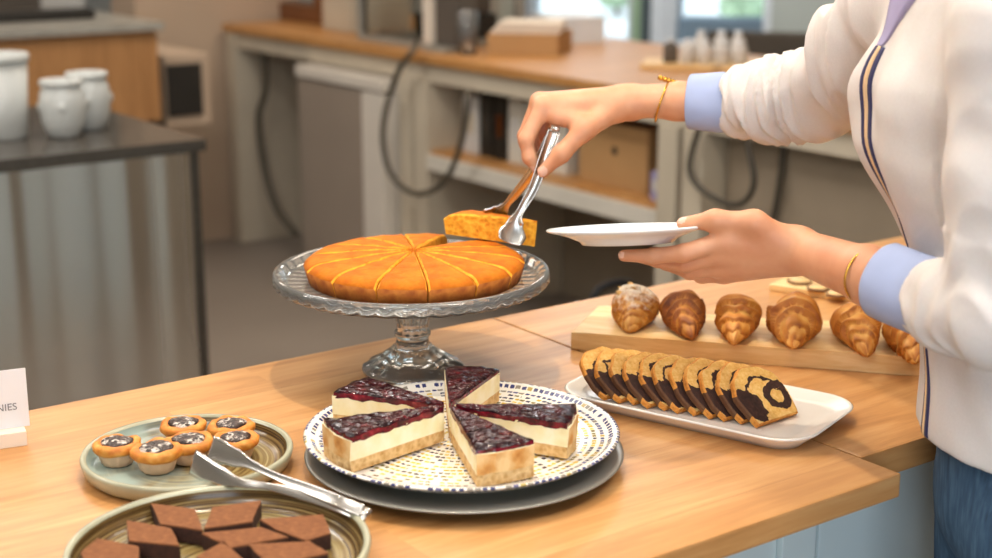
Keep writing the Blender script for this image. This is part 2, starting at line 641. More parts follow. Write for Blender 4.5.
# ================================================================== SETTING
def setting():
    struct('floor', ubox(-4.5, 6.5, -4, 13, -0.1, 0), M['floor'], rot=ROT)
    struct('ceiling', ubox(-4.6, 6.6, -4.1, 13.1, 3.2, 3.3), M['ceiling'], rot=ROT)
    struct('wall_back', ubox(-4.5, 3.2, 8.4, 8.5, 0, 3.2), M['wall_white'], rot=ROT)
    struct('wall_far', ubox(3.2, 6.5, 12.9, 13, 0, 3.2), M['wall_white'], rot=ROT)
    struct('wall_left', ubox(-4.6, -4.5, -4, 13, 0, 3.2), M['wall_white'], rot=ROT)
    struct('wall_front', ubox(-4.5, 6.5, -4.1, -4, 0, 3.2), M['wall_white'], rot=ROT)
    # upright pier at the end of the bench, and the partition behind its left end
    struct('wall_pier', ubox(2.5, 3.95, 5.99, 6.25, 0, 3.2), M['taupe'], rot=ROT)
    struct('wall_partition', ubox(3.83, 3.95, 5.25, 5.99, 0, 3.2), M['wall_grey'], rot=ROT)
    # window wall: solid part on the right, glazed bays to its left
    struct('wall_right', ubox(6.5, 6.6, -4, 6.22, 0, 3.2), M['wall_grey'], rot=ROT)
    struct('wall_header', ubox(6.5, 6.6, 6.22, 12.9, 2.6, 3.2), M['wall_grey'], rot=ROT)
    bays = [(6.22, 7.10, 'frame_white'), (7.43, 8.58, 'frame_white'), (8.72, 10.4, 'frame_dark'), (10.5, 12.9, 'frame_dark')]
    for k, (a, b, fr) in enumerate(bays):
        mb = MB()
        t = 0.06
        ubox(6.5, 6.58, a, b, 0, 0.09, mb=mb); ubox(6.5, 6.58, a, b, 2.5, 2.6, mb=mb)
        ubox(6.5, 6.58, a, a + t, 0, 2.6, mb=mb); ubox(6.5, 6.58, b - t, b, 0, 2.6, mb=mb)
        w = struct('window_%d' % (k + 1), mb, M[fr], rot=ROT)
        ubox(6.535, 6.545, a + t, b - t, 0.09, 2.5).build('window_pane', M['pane'], w)
    struct('trim_1', ubox(6.48, 6.62, 7.10, 7.24, 0, 2.6), M['frame_white'], rot=ROT)
    struct('trim_2', ubox(6.48, 6.62, 7.24, 7.34, 0, 2.6), M['frame_dark'], rot=ROT)
    struct('trim_3', ubox(6.48, 6.62, 7.34, 7.43, 0, 2.6), M['green_paint'], rot=ROT)
    struct('trim_4', ubox(6.48, 6.62, 8.58, 8.72, 0, 2.6), M['frame_dark'], rot=ROT)
    struct('trim_5', ubox(6.48, 6.62, 10.4, 10.5, 0, 2.6), M['frame_dark'], rot=ROT)
    struct('exterior_ground', ubox(6.7, 40, -12, 34, -0.12, -0.02), M['paving'], rot=ROT)
    rnd = random.Random(11)
    labs = ['pale green shrub outdoors behind the window right of the green pillar', 'green shrub outdoors behind the window left of the green pillar', 'green shrub outdoors behind the napkin tray window']
    for k, (u, v, r) in enumerate([(11.5, 11.2, 0.36), (12.5, 14.6, 0.30), (11.5, 15.6, 0.34)]):
        bm = bmesh.new()
        bmesh.ops.create_icosphere(bm, subdivisions=4, radius=r)
        for vtx in bm.verts:
            n_ = mnoise.noise(vtx.co * 5 + Vector((k * 3, 0, 0))) * 0.30 + mnoise.noise(vtx.co * 14) * 0.16
            vtx.co *= 1 + n_
            vtx.co.z = max(vtx.co.z, -r * 0.9)
        me = bpy.data.meshes.new('foliage')
        bm.to_mesh(me); bm.free()
        me.materials.append(M['shrub'])
        t = thing('shrub', labs[k], 'shrub', uv(u, v, -0.02), 0, 'shrubs outside the windows')
        link('foliage', me, t, (0, 0, r * 0.9 + 0.1))
        MB().tube([(0, 0, 0), (0, 0, r * 0.5)], 0.04, 8).build('stem', M['bark'], t)
    struct('exterior_facade', ubox(24, 24.5, -12, 34, -0.02, 6), M['facade'], rot=ROT)


# ================================================================== SERVING TABLES
def tables():
    t = thing('serving_table', 'oak topped serving table carrying the cake stand and the berry cheesecake plate', 'table', uv(0, 0), ANG)
    MB().box((-1.6, 0.955, T - 0.027), (1.227, 1.699, T), 0.003).build('table_top', M['table'], t)
    MB().box((-1.5, 1.06, 0.0), (1.155, 1.66, T - 0.028), 0.003).build('base_cabinet', M['panel_blue'], t)
    MB().box((1.156, 1.052, 0.0), (1.21, 1.655, T - 0.028), 0.002).build('end_panel', M['panel_blue'], t)
    t = thing('serving_table', 'oak topped serving table under the board of croissants, set back beside its neighbour', 'table', uv(0, 0), ANG)
    MB().box((1.230, 1.012, T - 0.034), (2.45, 1.699, T - 0.0005), 0.003).build('table_top', M['table'], t)
    MB().box((1.235, 1.07, 0.0), (2.4, 1.66, T - 0.035), 0.003).build('base_cabinet', M['panel_blue'], t)


# ================================================================== CAKE STAND AND PUMPKIN CAKE
SC = Vector((-0.107, 1.845, T))
SH = 0.134
def cake_stand():
    t = thing('cake_stand', 'pressed glass pedestal cake stand holding the sliced orange cake', 'cake stand', SC)
    # foot and stem
    prof = [(0, 0.004), (0.045, 0.004), (0.058, 0.0), (0.064, 0.001), (0.066, 0.006), (0.062, 0.010), (0.045, 0.019), (0.030, 0.030), (0.021, 0.040),
            (0.0205, 0.047), (0.0235, 0.050), (0.0235, 0.054), (0.0195, 0.058), (0.020, 0.066), (0.024, 0.082), (0.029, 0.098), (0.033, 0.104), (0.033, 0.110), (0.0, 0.110)]
    def facet(r, z, a):
        k = 0.0
        if 0.055 < z < 0.102: k = 0.05
        elif 0.008 < z < 0.04: k = 0.04
        return r * (1 + k * math.cos(12 * a)), 0
    MB().lathe(prof, 96, facet).build('pedestal', M['glass'], t)
    # plate with a ribbed, beaded rim
    R = 0.175
    prof = [(0.0, 0.112), (0.034, 0.1105), (0.10, 0.113), (0.14, 0.116), (0.158, 0.117), (R - 0.006, 0.119), (R - 0.001, 0.124), (R, 0.130), (R - 0.001, SH + 0.002),
            (R - 0.006, SH + 0.003), (R - 0.011, SH), (0.160, 0.128), (0.155, 0.1265), (0.10, 0.124), (0.0, 0.123)]
    def rib(r, z, a):
        k = 0.0
        if r > 0.150 and z < SH - 0.006 and z != 0.128 and z != 0.1265: k = 0.022
        dz = 0.0016 * abs(math.cos(24 * a)) if (z in (0.113, 0.116, 0.117)) else 0.0
        return r * (1 + k * abs(math.cos(24 * a)) - k / 2), dz
    MB().lathe(prof, 288, rib).build('plate', M['glass'], t)


NS = 14
def cake_wedge(r, a, h0, h1, seed):
    """a cake wedge, tip at the origin, pointing along +x, resting on z = 0"""
    rnd = random.Random(seed)
    nr, na = 26, 10
    gap = 0.0007
    verts, faces, mi = [], [], []
    top, bot = [], []
    for i in range(nr + 1):
        rt, rb = [], []
        rr = 0.002 + (r - 0.002) * i / nr
        for j in range(na + 1):
            strip = min(0.30 * a, (0.0026 + 0.0012 * mnoise.noise(Vector((rr * 170, j * 1.7, seed * 2.3)))) / rr)
            th = -a / 2 if j == 0 else (a / 2 if j == na else (-a / 2 + strip) + (a - 2 * strip) * (j - 1) / (na - 2))
            edge = min(1.0, (r - rr) / 0.016)
            z = h0 + (h1 - h0) * (1 - (rr / r) ** 2) - 0.007 * (1 - math.sqrt(max(0, 1 - (1 - edge) ** 2)))
            side = abs(2 * j / na - 1)
            z -= (0.0024 if side > 0.99 else 0.0) + 0.0012 * mnoise.noise(Vector((rr * 60, th * 9, seed)))
            q = rr + (0.0022 * (1 if i == nr else 0))
            off = gap * (1 if side > 0.99 else 0)
            y = q * math.sin(th)
            y -= math.copysign(off, y) if abs(y) > off else 0
            rt.append(len(verts)); verts.append((q * math.cos(th), y, z))
            if i == nr: rb.append(len(verts)); verts.append(((rr - 0.003) * math.cos(th), y * 0.985, 0.0))
            else: rb.append(len(verts)); verts.append((rr * math.cos(th), y, 0.0))
        top.append(rt); bot.append(rb)
    for i in range(nr):
        for j in range(na):
            faces.append((top[i][j], top[i + 1][j], top[i + 1][j + 1], top[i][j + 1])); mi.append(1 if j in (0, na - 1) and i > 0 else 0)
            faces.append((bot[i][j], bot[i][j + 1], bot[i + 1][j + 1], bot[i + 1][j])); mi.append(2)
        for j, f in ((0, 1), (na, 0)):
            q = (bot[i][j], bot[i + 1][j], top[i + 1][j], top[i][j])
            faces.append(q if f else q[::-1]); mi.append(1)
    for j in range(na):
        faces.append((bot[nr][j], bot[nr][j + 1], top[nr][j + 1], top[nr][j])); mi.append(2)
        faces.append((bot[0][j + 1], bot[0][j], top[0][j], top[0][j + 1])); mi.append(1)
    me = me_from(verts, faces, [M['cake_top'], M['cake_crumb'], M['cake_side']], False, mi, 'cake_slice')
    for p in me.polygons:
        p.use_smooth = p.material_index != 1
    return me


def pumpkin_cake():
    R, a = 0.136, 2 * PI / NS
    cc = SC + Vector((0.004, -0.004, 0.1262))
    start = -PI / 2 + math.radians(9.6)        # first cut, seen from the front, counted counterclockwise
    spots = {0: 'front slice of the sliced orange cake, just right of its front middle', }
    names = {0: 'orange cake slice at the front of the round cake, just right of its middle cut',
             1: 'orange cake slice at the right front of the cake, second from its middle cut',
             2: 'orange cake slice at the right side of the cake, third from its middle cut',
             3: 'orange cake slice at the far right of the round cake, below the slice being lifted',
             13: 'orange cake slice at the front of the round cake, above the glass stem',
             12: 'orange cake slice at the front left of the cake, beside the one above the stem',
             11: 'orange cake slice at the left of the round cake, third from the stem',
             10: 'orange cake slice at the far left end of the round cake',
             9: 'orange cake slice at the back left of the round cake, behind the far left one',
             8: 'orange cake slice at the back of the round cake, toward the refrigerator side',
             7: 'orange cake slice at the middle back of the round cake',
             6: 'orange cake slice at the back of the round cake, just left of the gap',
             4: 'orange cake slice at the right back of the round cake, right of the gap'}
    for k in range(NS):
        if k == 5:
            continue                            # this one is on the tongs
        mid = start + a * (k + 0.5)
        o = link('cake_slice', cake_wedge(R, a, 0.027, 0.036, k), None, cc + Vector((math.cos(mid), math.sin(mid), 0)) * 0.001, (0, 0, mid))
        tag(o, names[k], 'cake slice', 'slices of the orange cake')
    # the slice being lifted: tip to the left, cut side to the viewer
    me = cake_wedge(0.125, a, 0.027, 0.034, 31)
    o = link('cake_slice', me, None, (0.052, 1.897, 1.0525), (math.radians(4), math.radians(-4), math.radians(153)))
    tag(o, 'orange cake slice lifted off the cake by the steel tongs, crumb side showing', 'cake slice', 'slices of the orange cake')


# ================================================================== CHEESECAKE
CP = Vector((-0.037, 1.535, T))
def plate_profile(R, h, t=0.004, foot=0.55, flat=0.78):
    return [(0, 0.004), (R * foot - 0.006, 0.004), (R * foot - 0.004, 0.0), (R * foot, 0.0), (R * foot + 0.002, 0.004), (R * flat, h * 0.42), (R - 0.003, h - t * 0.8),
            (R, h - t * 0.3), (R - 0.002, h), (R - 0.008, h - 0.0015), (R * flat, h * 0.42 + t), (R * flat * 0.85, h * 0.3 + t), (0, h * 0.26 + t)]


def cheesecake():
    o = MB().lathe(plate_profile(0.1715, 0.018), 128).build('serving_plate', M['grey_plate'], None, (-0.034, 1.520, T))
    tag(o, 'large dark grey plate lying under the dashed plate of berry cheesecake', 'plate')
    zp = T + 0.0165
    o = MB().lathe(plate_profile(0.171, 0.019, 0.0045, 0.6, 0.91), 128).build('patterned_plate', M['ring_plate'], None, (CP.x, CP.y, zp))
    tag(o, 'white plate with rings of yellow and navy dashes under the cheesecake slices', 'plate')
    z0 = zp + 0.0130
    ctr = P(449, 404, z0 + 0.04)
    # wedge outlines in the photograph: middle of the outer edge of each slice
    info = [((347, 386), 'berry cheesecake slice at the back left of the dashed plate'),
            ((332, 432), 'berry cheesecake slice at the front left of the dashed plate'),
            ((471, 372), 'berry cheesecake slice at the back of the dashed plate, nearest the glass foot'),
            ((590, 418), 'berry cheesecake slice on the right of the dashed plate, nearest the marble cake'),
            ((522, 460), 'berry cheesecake slice at the front of the dashed plate, outer crust toward the viewer')]
    R, a = 0.137, math.radians(27)
    for k, ((px, py), lab) in enumerate(info):
        q = P(px, py, z0 + 0.035) - ctr
        ang = math.atan2(q.y, q.x)
        t = thing('cheesecake_slice', lab, 'cheesecake slice', (ctr.x, ctr.y, z0), ang, 'slices of berry cheesecake')
        x0 = 0.008
        if k in (2,): x0 = 0.004
        def layer(name, h0, h1, mats, out=0.0, jag=0.0, edge=False, inset=0.0):
            nr, na = 22, 10
            rnd = random.Random(k * 17 + int(h0 * 1e4))
            verts, faces, mi = [], [], []
            lay = []
            for lev in range(2):
                g = []
                for i in range(nr + 1):
                    row = []
                    rr = x0 + (R + out - x0) * i / nr
                    for j in range(na + 1):
                        th = (-0.5 + j / na) * a
                        side = abs(2 * j / na - 1)
                        z = h0 if lev == 0 else h1
                        if jag and lev == 0 and (side > 0.99 or i == nr):
                            z -= jag * (0.5 + 0.9 * mnoise.noise(Vector((rr * 95 + k * 3.1, j * 2.0 + k, 1.7))))
                        if jag and lev == 1:
                            z += 0.0022 * mnoise.noise(Vector((rr * 70, th * 14, k * 5.0))) - (0.0025 if side > 0.99 or i == nr else 0)
                        w = rr * math.sin(th)
                        if side > 0.99: w += math.copysign(out * 0.35, w) + 0.0006 * mnoise.noise(Vector((rr * 120, z * 200, k + j)))
                        x = rr * math.cos(th)
                        if i == nr: x += 0.0022 * mnoise.noise(Vector((th * 40, z * 160, k * 2.0)))
                        row.append(len(verts)); verts.append((x, w, z))
                    g.append(row)
                lay.append(g)
            B, Tt = lay
            for i in range(nr):
                for j in range(na):
                    faces.append((Tt[i][j], Tt[i + 1][j], Tt[i + 1][j + 1], Tt[i][j + 1]))
                    rim = (j in (0, na - 1) or i == nr - 1)
                    mi.append(0)
                    faces.append((B[i][j], B[i][j + 1], B[i + 1][j + 1], B[i + 1][j])); mi.append(0)
                faces.append((B[i][0], B[i + 1][0], Tt[i + 1][0], Tt[i][0])); mi.append(1)
                faces.append((B[i + 1][na], B[i][na], Tt[i][na], Tt[i + 1][na])); mi.append(1)
            for j in range(na):
                faces.append((B[nr][j], B[nr][j + 1], Tt[nr][j + 1], Tt[nr][j])); mi.append(2)
                faces.append((B[0][j + 1], B[0][j], Tt[0][j], Tt[0][j + 1])); mi.append(1)
            me = me_from(verts, faces, mats, True, mi)
            for p in me.polygons:
                p.use_smooth = (p.material_index == 0)
            link(name, me, t)
        layer('biscuit_base', 0.0, 0.0125, [M['biscuit'], M['biscuit'], M['biscuit']], 0.0)
        layer('cream_filling', 0.0126, 0.034, [M['cream'], M['cream'], M['baked']], 0.0005)
        layer('berry_topping', 0.0342, 0.0405, [M['jam'], M['jam_edge'], M['jam_edge']], -0.0012 if k != 2 else 0.0, 0.004)


# ================================================================== STONEWARE PLATES, TARTS, BROWNIES
def stone_plate(label, loc, R, h, mat):
    t = thing('stoneware_plate', label, 'plate', loc)
    prof = [(0, 0.0045), (R * 0.02, 0.0045), (R * 0.5, 0.0045), (R - 0.022, 0.005), (R - 0.014, 0.007), (R - 0.0075, h * 0.6), (R - 0.0065, h * 0.88)]
    MB().lathe(prof, 128).build('plate_well', mat, t)
    prof = [(R - 0.0065, h * 0.88), (R - 0.0045, h), (R - 0.001, h), (R + 0.0005, h * 0.85), (R - 0.003, 0.006), (R - 0.010, 0.0), (R - 0.02, 0.0), (0, 0.0008)]
    MB().lathe(prof, 128).build('plate_rim', M['glaze_rim'], t)
    return t


TP = Vector((-0.331, 1.513, T))
BP = Vector((-0.2525, 1.262, T))
def tart_meshes():
    n = 48
    def fl(r, z, a):
        return r * (1 + (0.03 * math.cos(12 * a) if z < 0.02 else 0.0)), 0
    cup = MB().lathe([(0, 0.0), (0.0125, 0.0), (0.0145, 0.002), (0.0185, 0.017), (0.0175, 0.0215), (0.0, 0.0205)], n, fl).mesh(M['tart_cup'], 'cup')
    def lump(r, z, a):
        d = mnoise.noise(Vector((math.cos(a) * 1.7, math.sin(a) * 1.7, z * 80)))
        return r * (1 + 0.10 * d), 0.0030 * d
    rim = MB().lathe([(0.0172, 0.016), (0.0205, 0.0165), (0.0225, 0.0195), (0.0222, 0.0245), (0.0195, 0.0275), (0.016, 0.0275), (0.0125, 0.0245), (0.0125, 0.021), (0.0172, 0.016)], n, lump).mesh(M['tart_rim'], 'rim')
    def lump2(r, z, a):
        d = mnoise.noise(Vector((math.cos(a) * r * 300, math.sin(a) * r * 300, 4)))
        return r * (1 + 0.05 * math.sin(3 * a + 1)), 0.0016 * d
    fil = MB().lathe([(0.0128, 0.0225), (0.0150, 0.0275), (0.0120, 0.0295), (0.008, 0.0305), (0.004, 0.031), (0, 0.031)], n, lump2).mesh(M['tart_fill'], 'fill')
    return cup, rim, fil


def tarts():
    stone_plate('smaller stoneware plate with sage and brown glaze holding the mini tarts', TP, 0.112, 0.021, M['stoneware'])
    cup, rim, fil = tart_meshes()
    info = [((118, 463), 'mini chocolate tart at the left end of the six tarts', 0.3, 1.0),
            ((158, 470), 'mini chocolate tart nearest the viewer, on the front of the tart plate', 1.4, 1.06),
            ((184, 443), 'mini chocolate tart at the back of the group, its filling almost without sugar', 2.3, 1.0),
            ((190, 461), 'mini chocolate tart in the middle of the group, just left of the tongs heads', 3.0, 1.04),
            ((232, 444), 'mini chocolate tart at the right back, behind the tongs heads', 4.2, 1.0),
            ((237, 457), 'mini tart half hidden behind the upper tongs head', 5.1, 0.96)]
    t0 = None
    for (px, py), lab, rz, s in info:
        p = P(px, py, T + 0.0055)
        if t0 is None:
            t0 = thing('mini_tart', lab, 'tart', p, rz, 'mini tarts on the stoneware plate')
            link('pastry_cup', cup, t0); link('golden_rim', rim, t0); link('chocolate_filling', fil, t0)
            t0.scale = (1.14, 1.14, 0.90)
        else:
            dup(t0, p, (0, 0, rz), lab, (s * 1.14, s * 1.14, s * 0.90))


def brownies():
    stone_plate('larger stoneware plate with brown rings holding the cocoa dusted brownies', BP, 0.138, 0.026, M['stoneware_brown'])
    z0 = T + 0.0056
    # corners of each top face, in photograph pixels, traced at the height of the brownie tops
    items = [([(150, 503), (196, 509), (204, 531), (160, 524)], 'brownie at the back left of the plate, corner toward the tongs', 0.0),
             ([(212, 507), (262, 500), (253, 522), (203, 529)], 'brownie at the back middle of the plate, pointing right', 0.0),
             ([(126, 520), (172, 528), (181, 546), (128, 541)], 'brownie at the left middle of the plate, in front of the back left one', 0.0),
             ([(258, 519), (324, 514), (332, 533), (306, 541), (276, 530)], 'brownie at the right side of the plate, with a clipped end', 0.0),
             ([(200, 533), (262, 527), (290, 537), (230, 548)], 'brownie in the middle of the plate, lying broadside', 0.0),
             ([(247, 544), (310, 541), (330, 553), (268, 566)], 'brownie at the right front of the plate, cut off by the picture edge', 0.0),
             ([(80, 552), (97, 538), (140, 546), (140, 570), (88, 572)], 'brownie at the left front of the plate, nearest its rim', 0.0),
             ([(224, 541), (247, 562), (215, 578), (196, 556)], 'brownie at the front middle of the plate, standing corner first', 0.0)]
    hgt = 0.0155
    for k, (px, lab, dz) in enumerate(items):
        zb = z0 + 0.0006 + dz
        pts = [P(x, y, zb + hgt) for x, y in px]
        c = sum(pts, Vector()) / len(pts)
        out = [((p.x - c.x) * 0.97, (p.y - c.y) * 0.97) for p in pts]
        area = sum(out[i][0] * out[(i + 1) % len(out)][1] - out[(i + 1) % len(out)][0] * out[i][1] for i in range(len(out)))
        if area < 0: out = out[::-1]
        t = thing('brownie', lab, 'brownie', (c.x, c.y, zb), 0, 'cocoa dusted brownies')
        # subdivide the outline for a slightly crumbly edge
        fine = []
        for i in range(len(out)):
            a, b = Vector(out[i]), Vector(out[(i + 1) % len(out)])
            for s in range(7):
                q = a.lerp(b, s / 7)
                nn = (b - a).orthogonal().normalized() * 0.0009 * mnoise.noise(Vector((q.x * 300, q.y * 300, k)))
                fine.append(q + nn)
        MB().prism(fine, 0.0, hgt - 0.0012).build('cake_body', M['cocoa_side'], t)
        mb = MB()
        top = [q * 0.985 for q in fine]
        mb.loft([[(q.x, q.y, hgt - 0.0013) for q in fine], [(q.x, q.y, hgt - 0.0003) for q in fine], [(q.x, q.y, hgt + 0.0004) for q in top]], smooth=False)
        mb.build('cocoa_dusting', M['cocoa'], t)


# ================================================================== TONGS
def blade_arm(path, widths, side, thick=0.0013, curl=0.0):
    """sheet-metal arm: centre line, half widths, and the width direction at every point"""
    mb = MB()
    rings = []
    n = 8
    for i, p in enumerate(path):
        d = (path[min(i + 1, len(path) - 1)] - path[max(i - 1, 0)]).normalized()
        s = side[i] if isinstance(side, list) else side
        s = (s - d * s.dot(d)).normalized()
        nn = d.cross(s)
        w = widths[i]
        cu = curl[i] if isinstance(curl, list) else curl
        up, lo = [], []
        for k in range(n + 1):
            q = -1 + 2 * k / n
            base = p + s * (w * q) + nn * (cu * w * (q * q))
            up.append(base + nn * thick / 2)
            lo.append(base - nn * thick / 2)
        rings.append(up + lo[::-1])
    mb.loft(rings)
    return mb


def interp(keys, n):
    out = []
    for i in range(n):
        t = i / (n - 1)
        for (a, va), (b, vb) in zip(keys[:-1], keys[1:]):
            if a <= t <= b:
                s = (t - a) / (b - a)
                s = s * s * (3 - 2 * s)
                out.append(va + (vb - va) * s)
                break
    return out


def resting_tongs():
    base = P(364, 512, T + 0.012)
    t = thing('serving_tongs', 'steel tongs with flared heads lying across the rims of the two stoneware plates', 'tongs', base)
    loc = lambda p: p - base
    h1 = [P(211, 448, T + 0.044), P(226, 454, T + 0.042), P(248, 463, T + 0.040), P(275, 476, T + 0.038), P(310, 490, T + 0.037), P(340, 502, T + 0.035), P(362, 511, T + 0.029)]
    h2 = [P(192, 462, T + 0.034), P(208, 471, T + 0.033), P(236, 482, T + 0.0325), P(270, 487, T + 0.032), P(310, 497, T + 0.0315), P(340, 507, T + 0.029), P(361, 516, T + 0.0225)]
    wk = [(0, 0.0130), (0.10, 0.0125), (0.24, 0.0095), (0.36, 0.0045), (0.46, 0.0035), (0.7, 0.0055), (1.0, 0.0062)]
    for name, hp, mt, cr in (('upper_arm', h1, [M['tong_steel']], 0.08), ('lower_arm', h2, [M['tong_steel']], -0.08)):
        path = [loc(p) for p in smooth_path(hp, 8)]
        n = len(path)
        sd = [Vector((0.10, 0.40, 0.90)).lerp(Vector((0.35, 0.7, 0.65)), i / (n - 1)) for i in range(n)]
        mb = blade_arm(path, interp(wk, n), sd, 0.0014, cr)
        o = mb.build(name, mt, t)
    # the spring joint that closes the two arms
    a, b = loc(h1[-1]), loc(h2[-1])
    e = (a + b) / 2 + Vector((0.006, -0.004, 0))
    path = smooth_path([a, e + Vector((0.0, 0.0, 0.003)), e - Vector((0, 0, 0.003)), b], 5)
    blade_arm(path, [0.0062] * len(path), Vector((0.35, 0.7, 0.1)), 0.0015).build('spring_joint', M['tong_steel'], t)


def held_tongs():
    top = Vector((0.074, 1.908, 1.202))
    t = thing('serving_tongs', 'steel tongs held in the hand, gripping the lifted orange cake slice', 'tongs', top)
    head = Vector((0.017, 1.897, 1.062))
    front = [top, Vector((0.062, 1.901, 1.170)), Vector((0.048, 1.896, 1.132)), Vector((0.037, 1.894, 1.112)), Vector((0.026, 1.889, 1.092)), head + Vector((0.004, -0.013, 0.014)), head + Vector((0, -0.020, 0))]
    back = [top, Vector((0.056, 1.910, 1.165)), Vector((0.036, 1.925, 1.132)), Vector((0.022, 1.935, 1.112)), Vector((0.010, 1.942, 1.096)), Vector((0.000, 1.945, 1.085)), Vector((-0.006, 1.946, 1.078))]
    wk = [(0, 0.0085), (0.4, 0.0062), (0.60, 0.0050), (0.74, 0.0115), (0.88, 0.0185), (0.96, 0.0165), (1.0, 0.0115)]
    for name, pts, mt in (('front_arm', front, M['tong_steel']), ('rear_arm', back, M['tong_steel'])):
        path = [p - top for p in smooth_path(pts, 8)]
        n = len(path)
        sd = [Vector((0.9, 0.12, -0.36))] * n
        cr = [0.55 if i < n * 0.7 else 0.25 for i in range(n)]
        blade_arm(path, interp(wk, n), sd, 0.0014, cr).build(name, mt, t)
    mb = MB()
    mb.tube([Vector((-0.006, 0.002, 0.001)), Vector((0, 0, 0.004)), Vector((0.007, -0.002, 0.002))], 0.0035, 8)
    mb.build('spring_joint', M['tong_steel'], t)


# ================================================================== BOARD, CROISSANTS, TRAY, MARBLE CAKE
BA = math.radians(-15)
BO = Vector((0.101, 1.940, T))
BT = 0.0245
def boards():
    mb = MB()
    out = []
    L, W = 0.52, 0.150
    for i in range(25): out.append((L * i / 24, 0.0012 * math.sin(i * 0.9) + (0.004 * (i / 24) ** 3)))
    out.append((L, W))
    for i in range(24, -1, -1): out.append((L * i / 24 + (0.010 if i == 0 else 0), W + 0.006 * math.sin(i * 0.5) - 0.01))
    o = mb.prism(out, 0, BT, bevel=0.002).build('cutting_board', M['board'], None, BO, (0, 0, BA))
    tag(o, 'thick pale wooden board with a knot, carrying the six croissants', 'cutting board')
    b0 = P(790, 281, T + 0.010)
    rz = math.radians(-33)
    o = MB().prism([(0, -0.066), (0.17, -0.064), (0.175, 0.05), (0.085, 0.062), (0.004, 0.05)], 0, 0.010, bevel=0.002).build('small_board', M['board'], None, (b0.x, b0.y + 0.035, T), (0, 0, rz))
    tag(o, 'thin pale wooden board lying behind the croissant board, partly under the wrist', 'board')
    labs = ['wooden disc with bark edge on the thin board, farthest left of the three', 'wooden disc with bark edge on the thin board, middle one of the three', 'wooden disc with bark edge on the thin board, nearest the wrist']
    for k, (px, py) in enumerate([(800, 281), (818, 288), (836, 294)]):
        c = P(px, py, T + 0.0125)
        t = thing('wood_disc', labs[k], 'wooden disc', (c.x, c.y, T + 0.0101), k * 1.1, 'wooden discs on the thin board')
        rr = 0.018 - 0.002 * k
        MB().lathe([(0, 0.0), (rr - 0.001, 0.0), (rr - 0.001, 0.0045), (0, 0.0045)], 32).build('cut_face', M['board'], t)
        def bw(r, z, a): return r * (1 + 0.04 * math.sin(5 * a + k)), 0
        MB().lathe([(rr - 0.001, 0.0), (rr + 0.001, 0.0), (rr + 0.001, 0.0045), (rr - 0.001, 0.0045), (rr - 0.001, 0.0)], 32, bw).build('bark_edge', M['bark'], t)


def croissant_mesh(mat, L=0.13, Wd=0.036, Ht=0.030, bend=0.010, seed=0, nrid=5.0, twist=0.0):
    rnd = random.Random(seed)
    ns, na = 170, 56
    verts, faces, lam = [], [], []
    for i in range(ns + 1):
        s = -1 + 2 * i / ns                       # -1 front tip, +1 back tip
        env = max(0.0, 1 - abs(s) ** 1.45) ** (1.0 if s < 0 else 0.9)
        for j in range(na):
            a = 2 * PI * j / na
            # layered roll: a sawtooth of shingled dough bands, slanting round the body
            ca, sa = math.cos(a), math.sin(a)
            wob = mnoise.noise(Vector((ca * 1.3 + seed, sa * 1.3, s * 3)))
            q = (abs(s) * nrid + 0.55 * math.sin(a + seed * 1.7) + 0.30 * wob) % 1.0
            step = q if q < 0.94 else (1 - q) / 0.06 * 0.94
            k = env * (1 + 0.42 * (step - 0.5)) * 0.93 + 0.20 * math.sqrt(max(0.0, 1 - abs(s) ** 7)) * (1 - 0.75 * env) + 0.015
            k *= 1 + 0.10 * wob + 0.03 * math.cos(3 * a + seed)
            x = Wd * k * math.cos(a) + bend * (1 - s * s)
            z = Ht * k * math.sin(a)
            z = z if z > 0 else z * 0.80
            # the tip droops to the board
            zc = Ht * 0.80 * (0.20 + 0.80 * env)
            zz = max(0.0, zc + z)
            verts.append((x, s * L / 2, zz))
            lam.append(min(1, max(0, 0.10 + 0.62 * q ** 1.3 + 0.06 * ((q * 3.0) % 1.0) + 0.42 * mnoise.noise(Vector((s * 5 + seed, ca * 2.2, sa * 2.2))))))
    for i in range(ns):
        for j in range(na):
            k = (j + 1) % na
            faces.append((i * na + j, i * na + k, (i + 1) * na + k, (i + 1) * na + j))
    faces.append(tuple(range(na))[::-1]); faces.append(tuple(ns * na + j for j in range(na)))
    me = me_from(verts, [f[::-1] for f in faces], [mat], True, None, 'croissant')
    at = me.attributes.new('lam', 'FLOAT', 'POINT')
    at.data.foreach_set('value', lam)
    return me


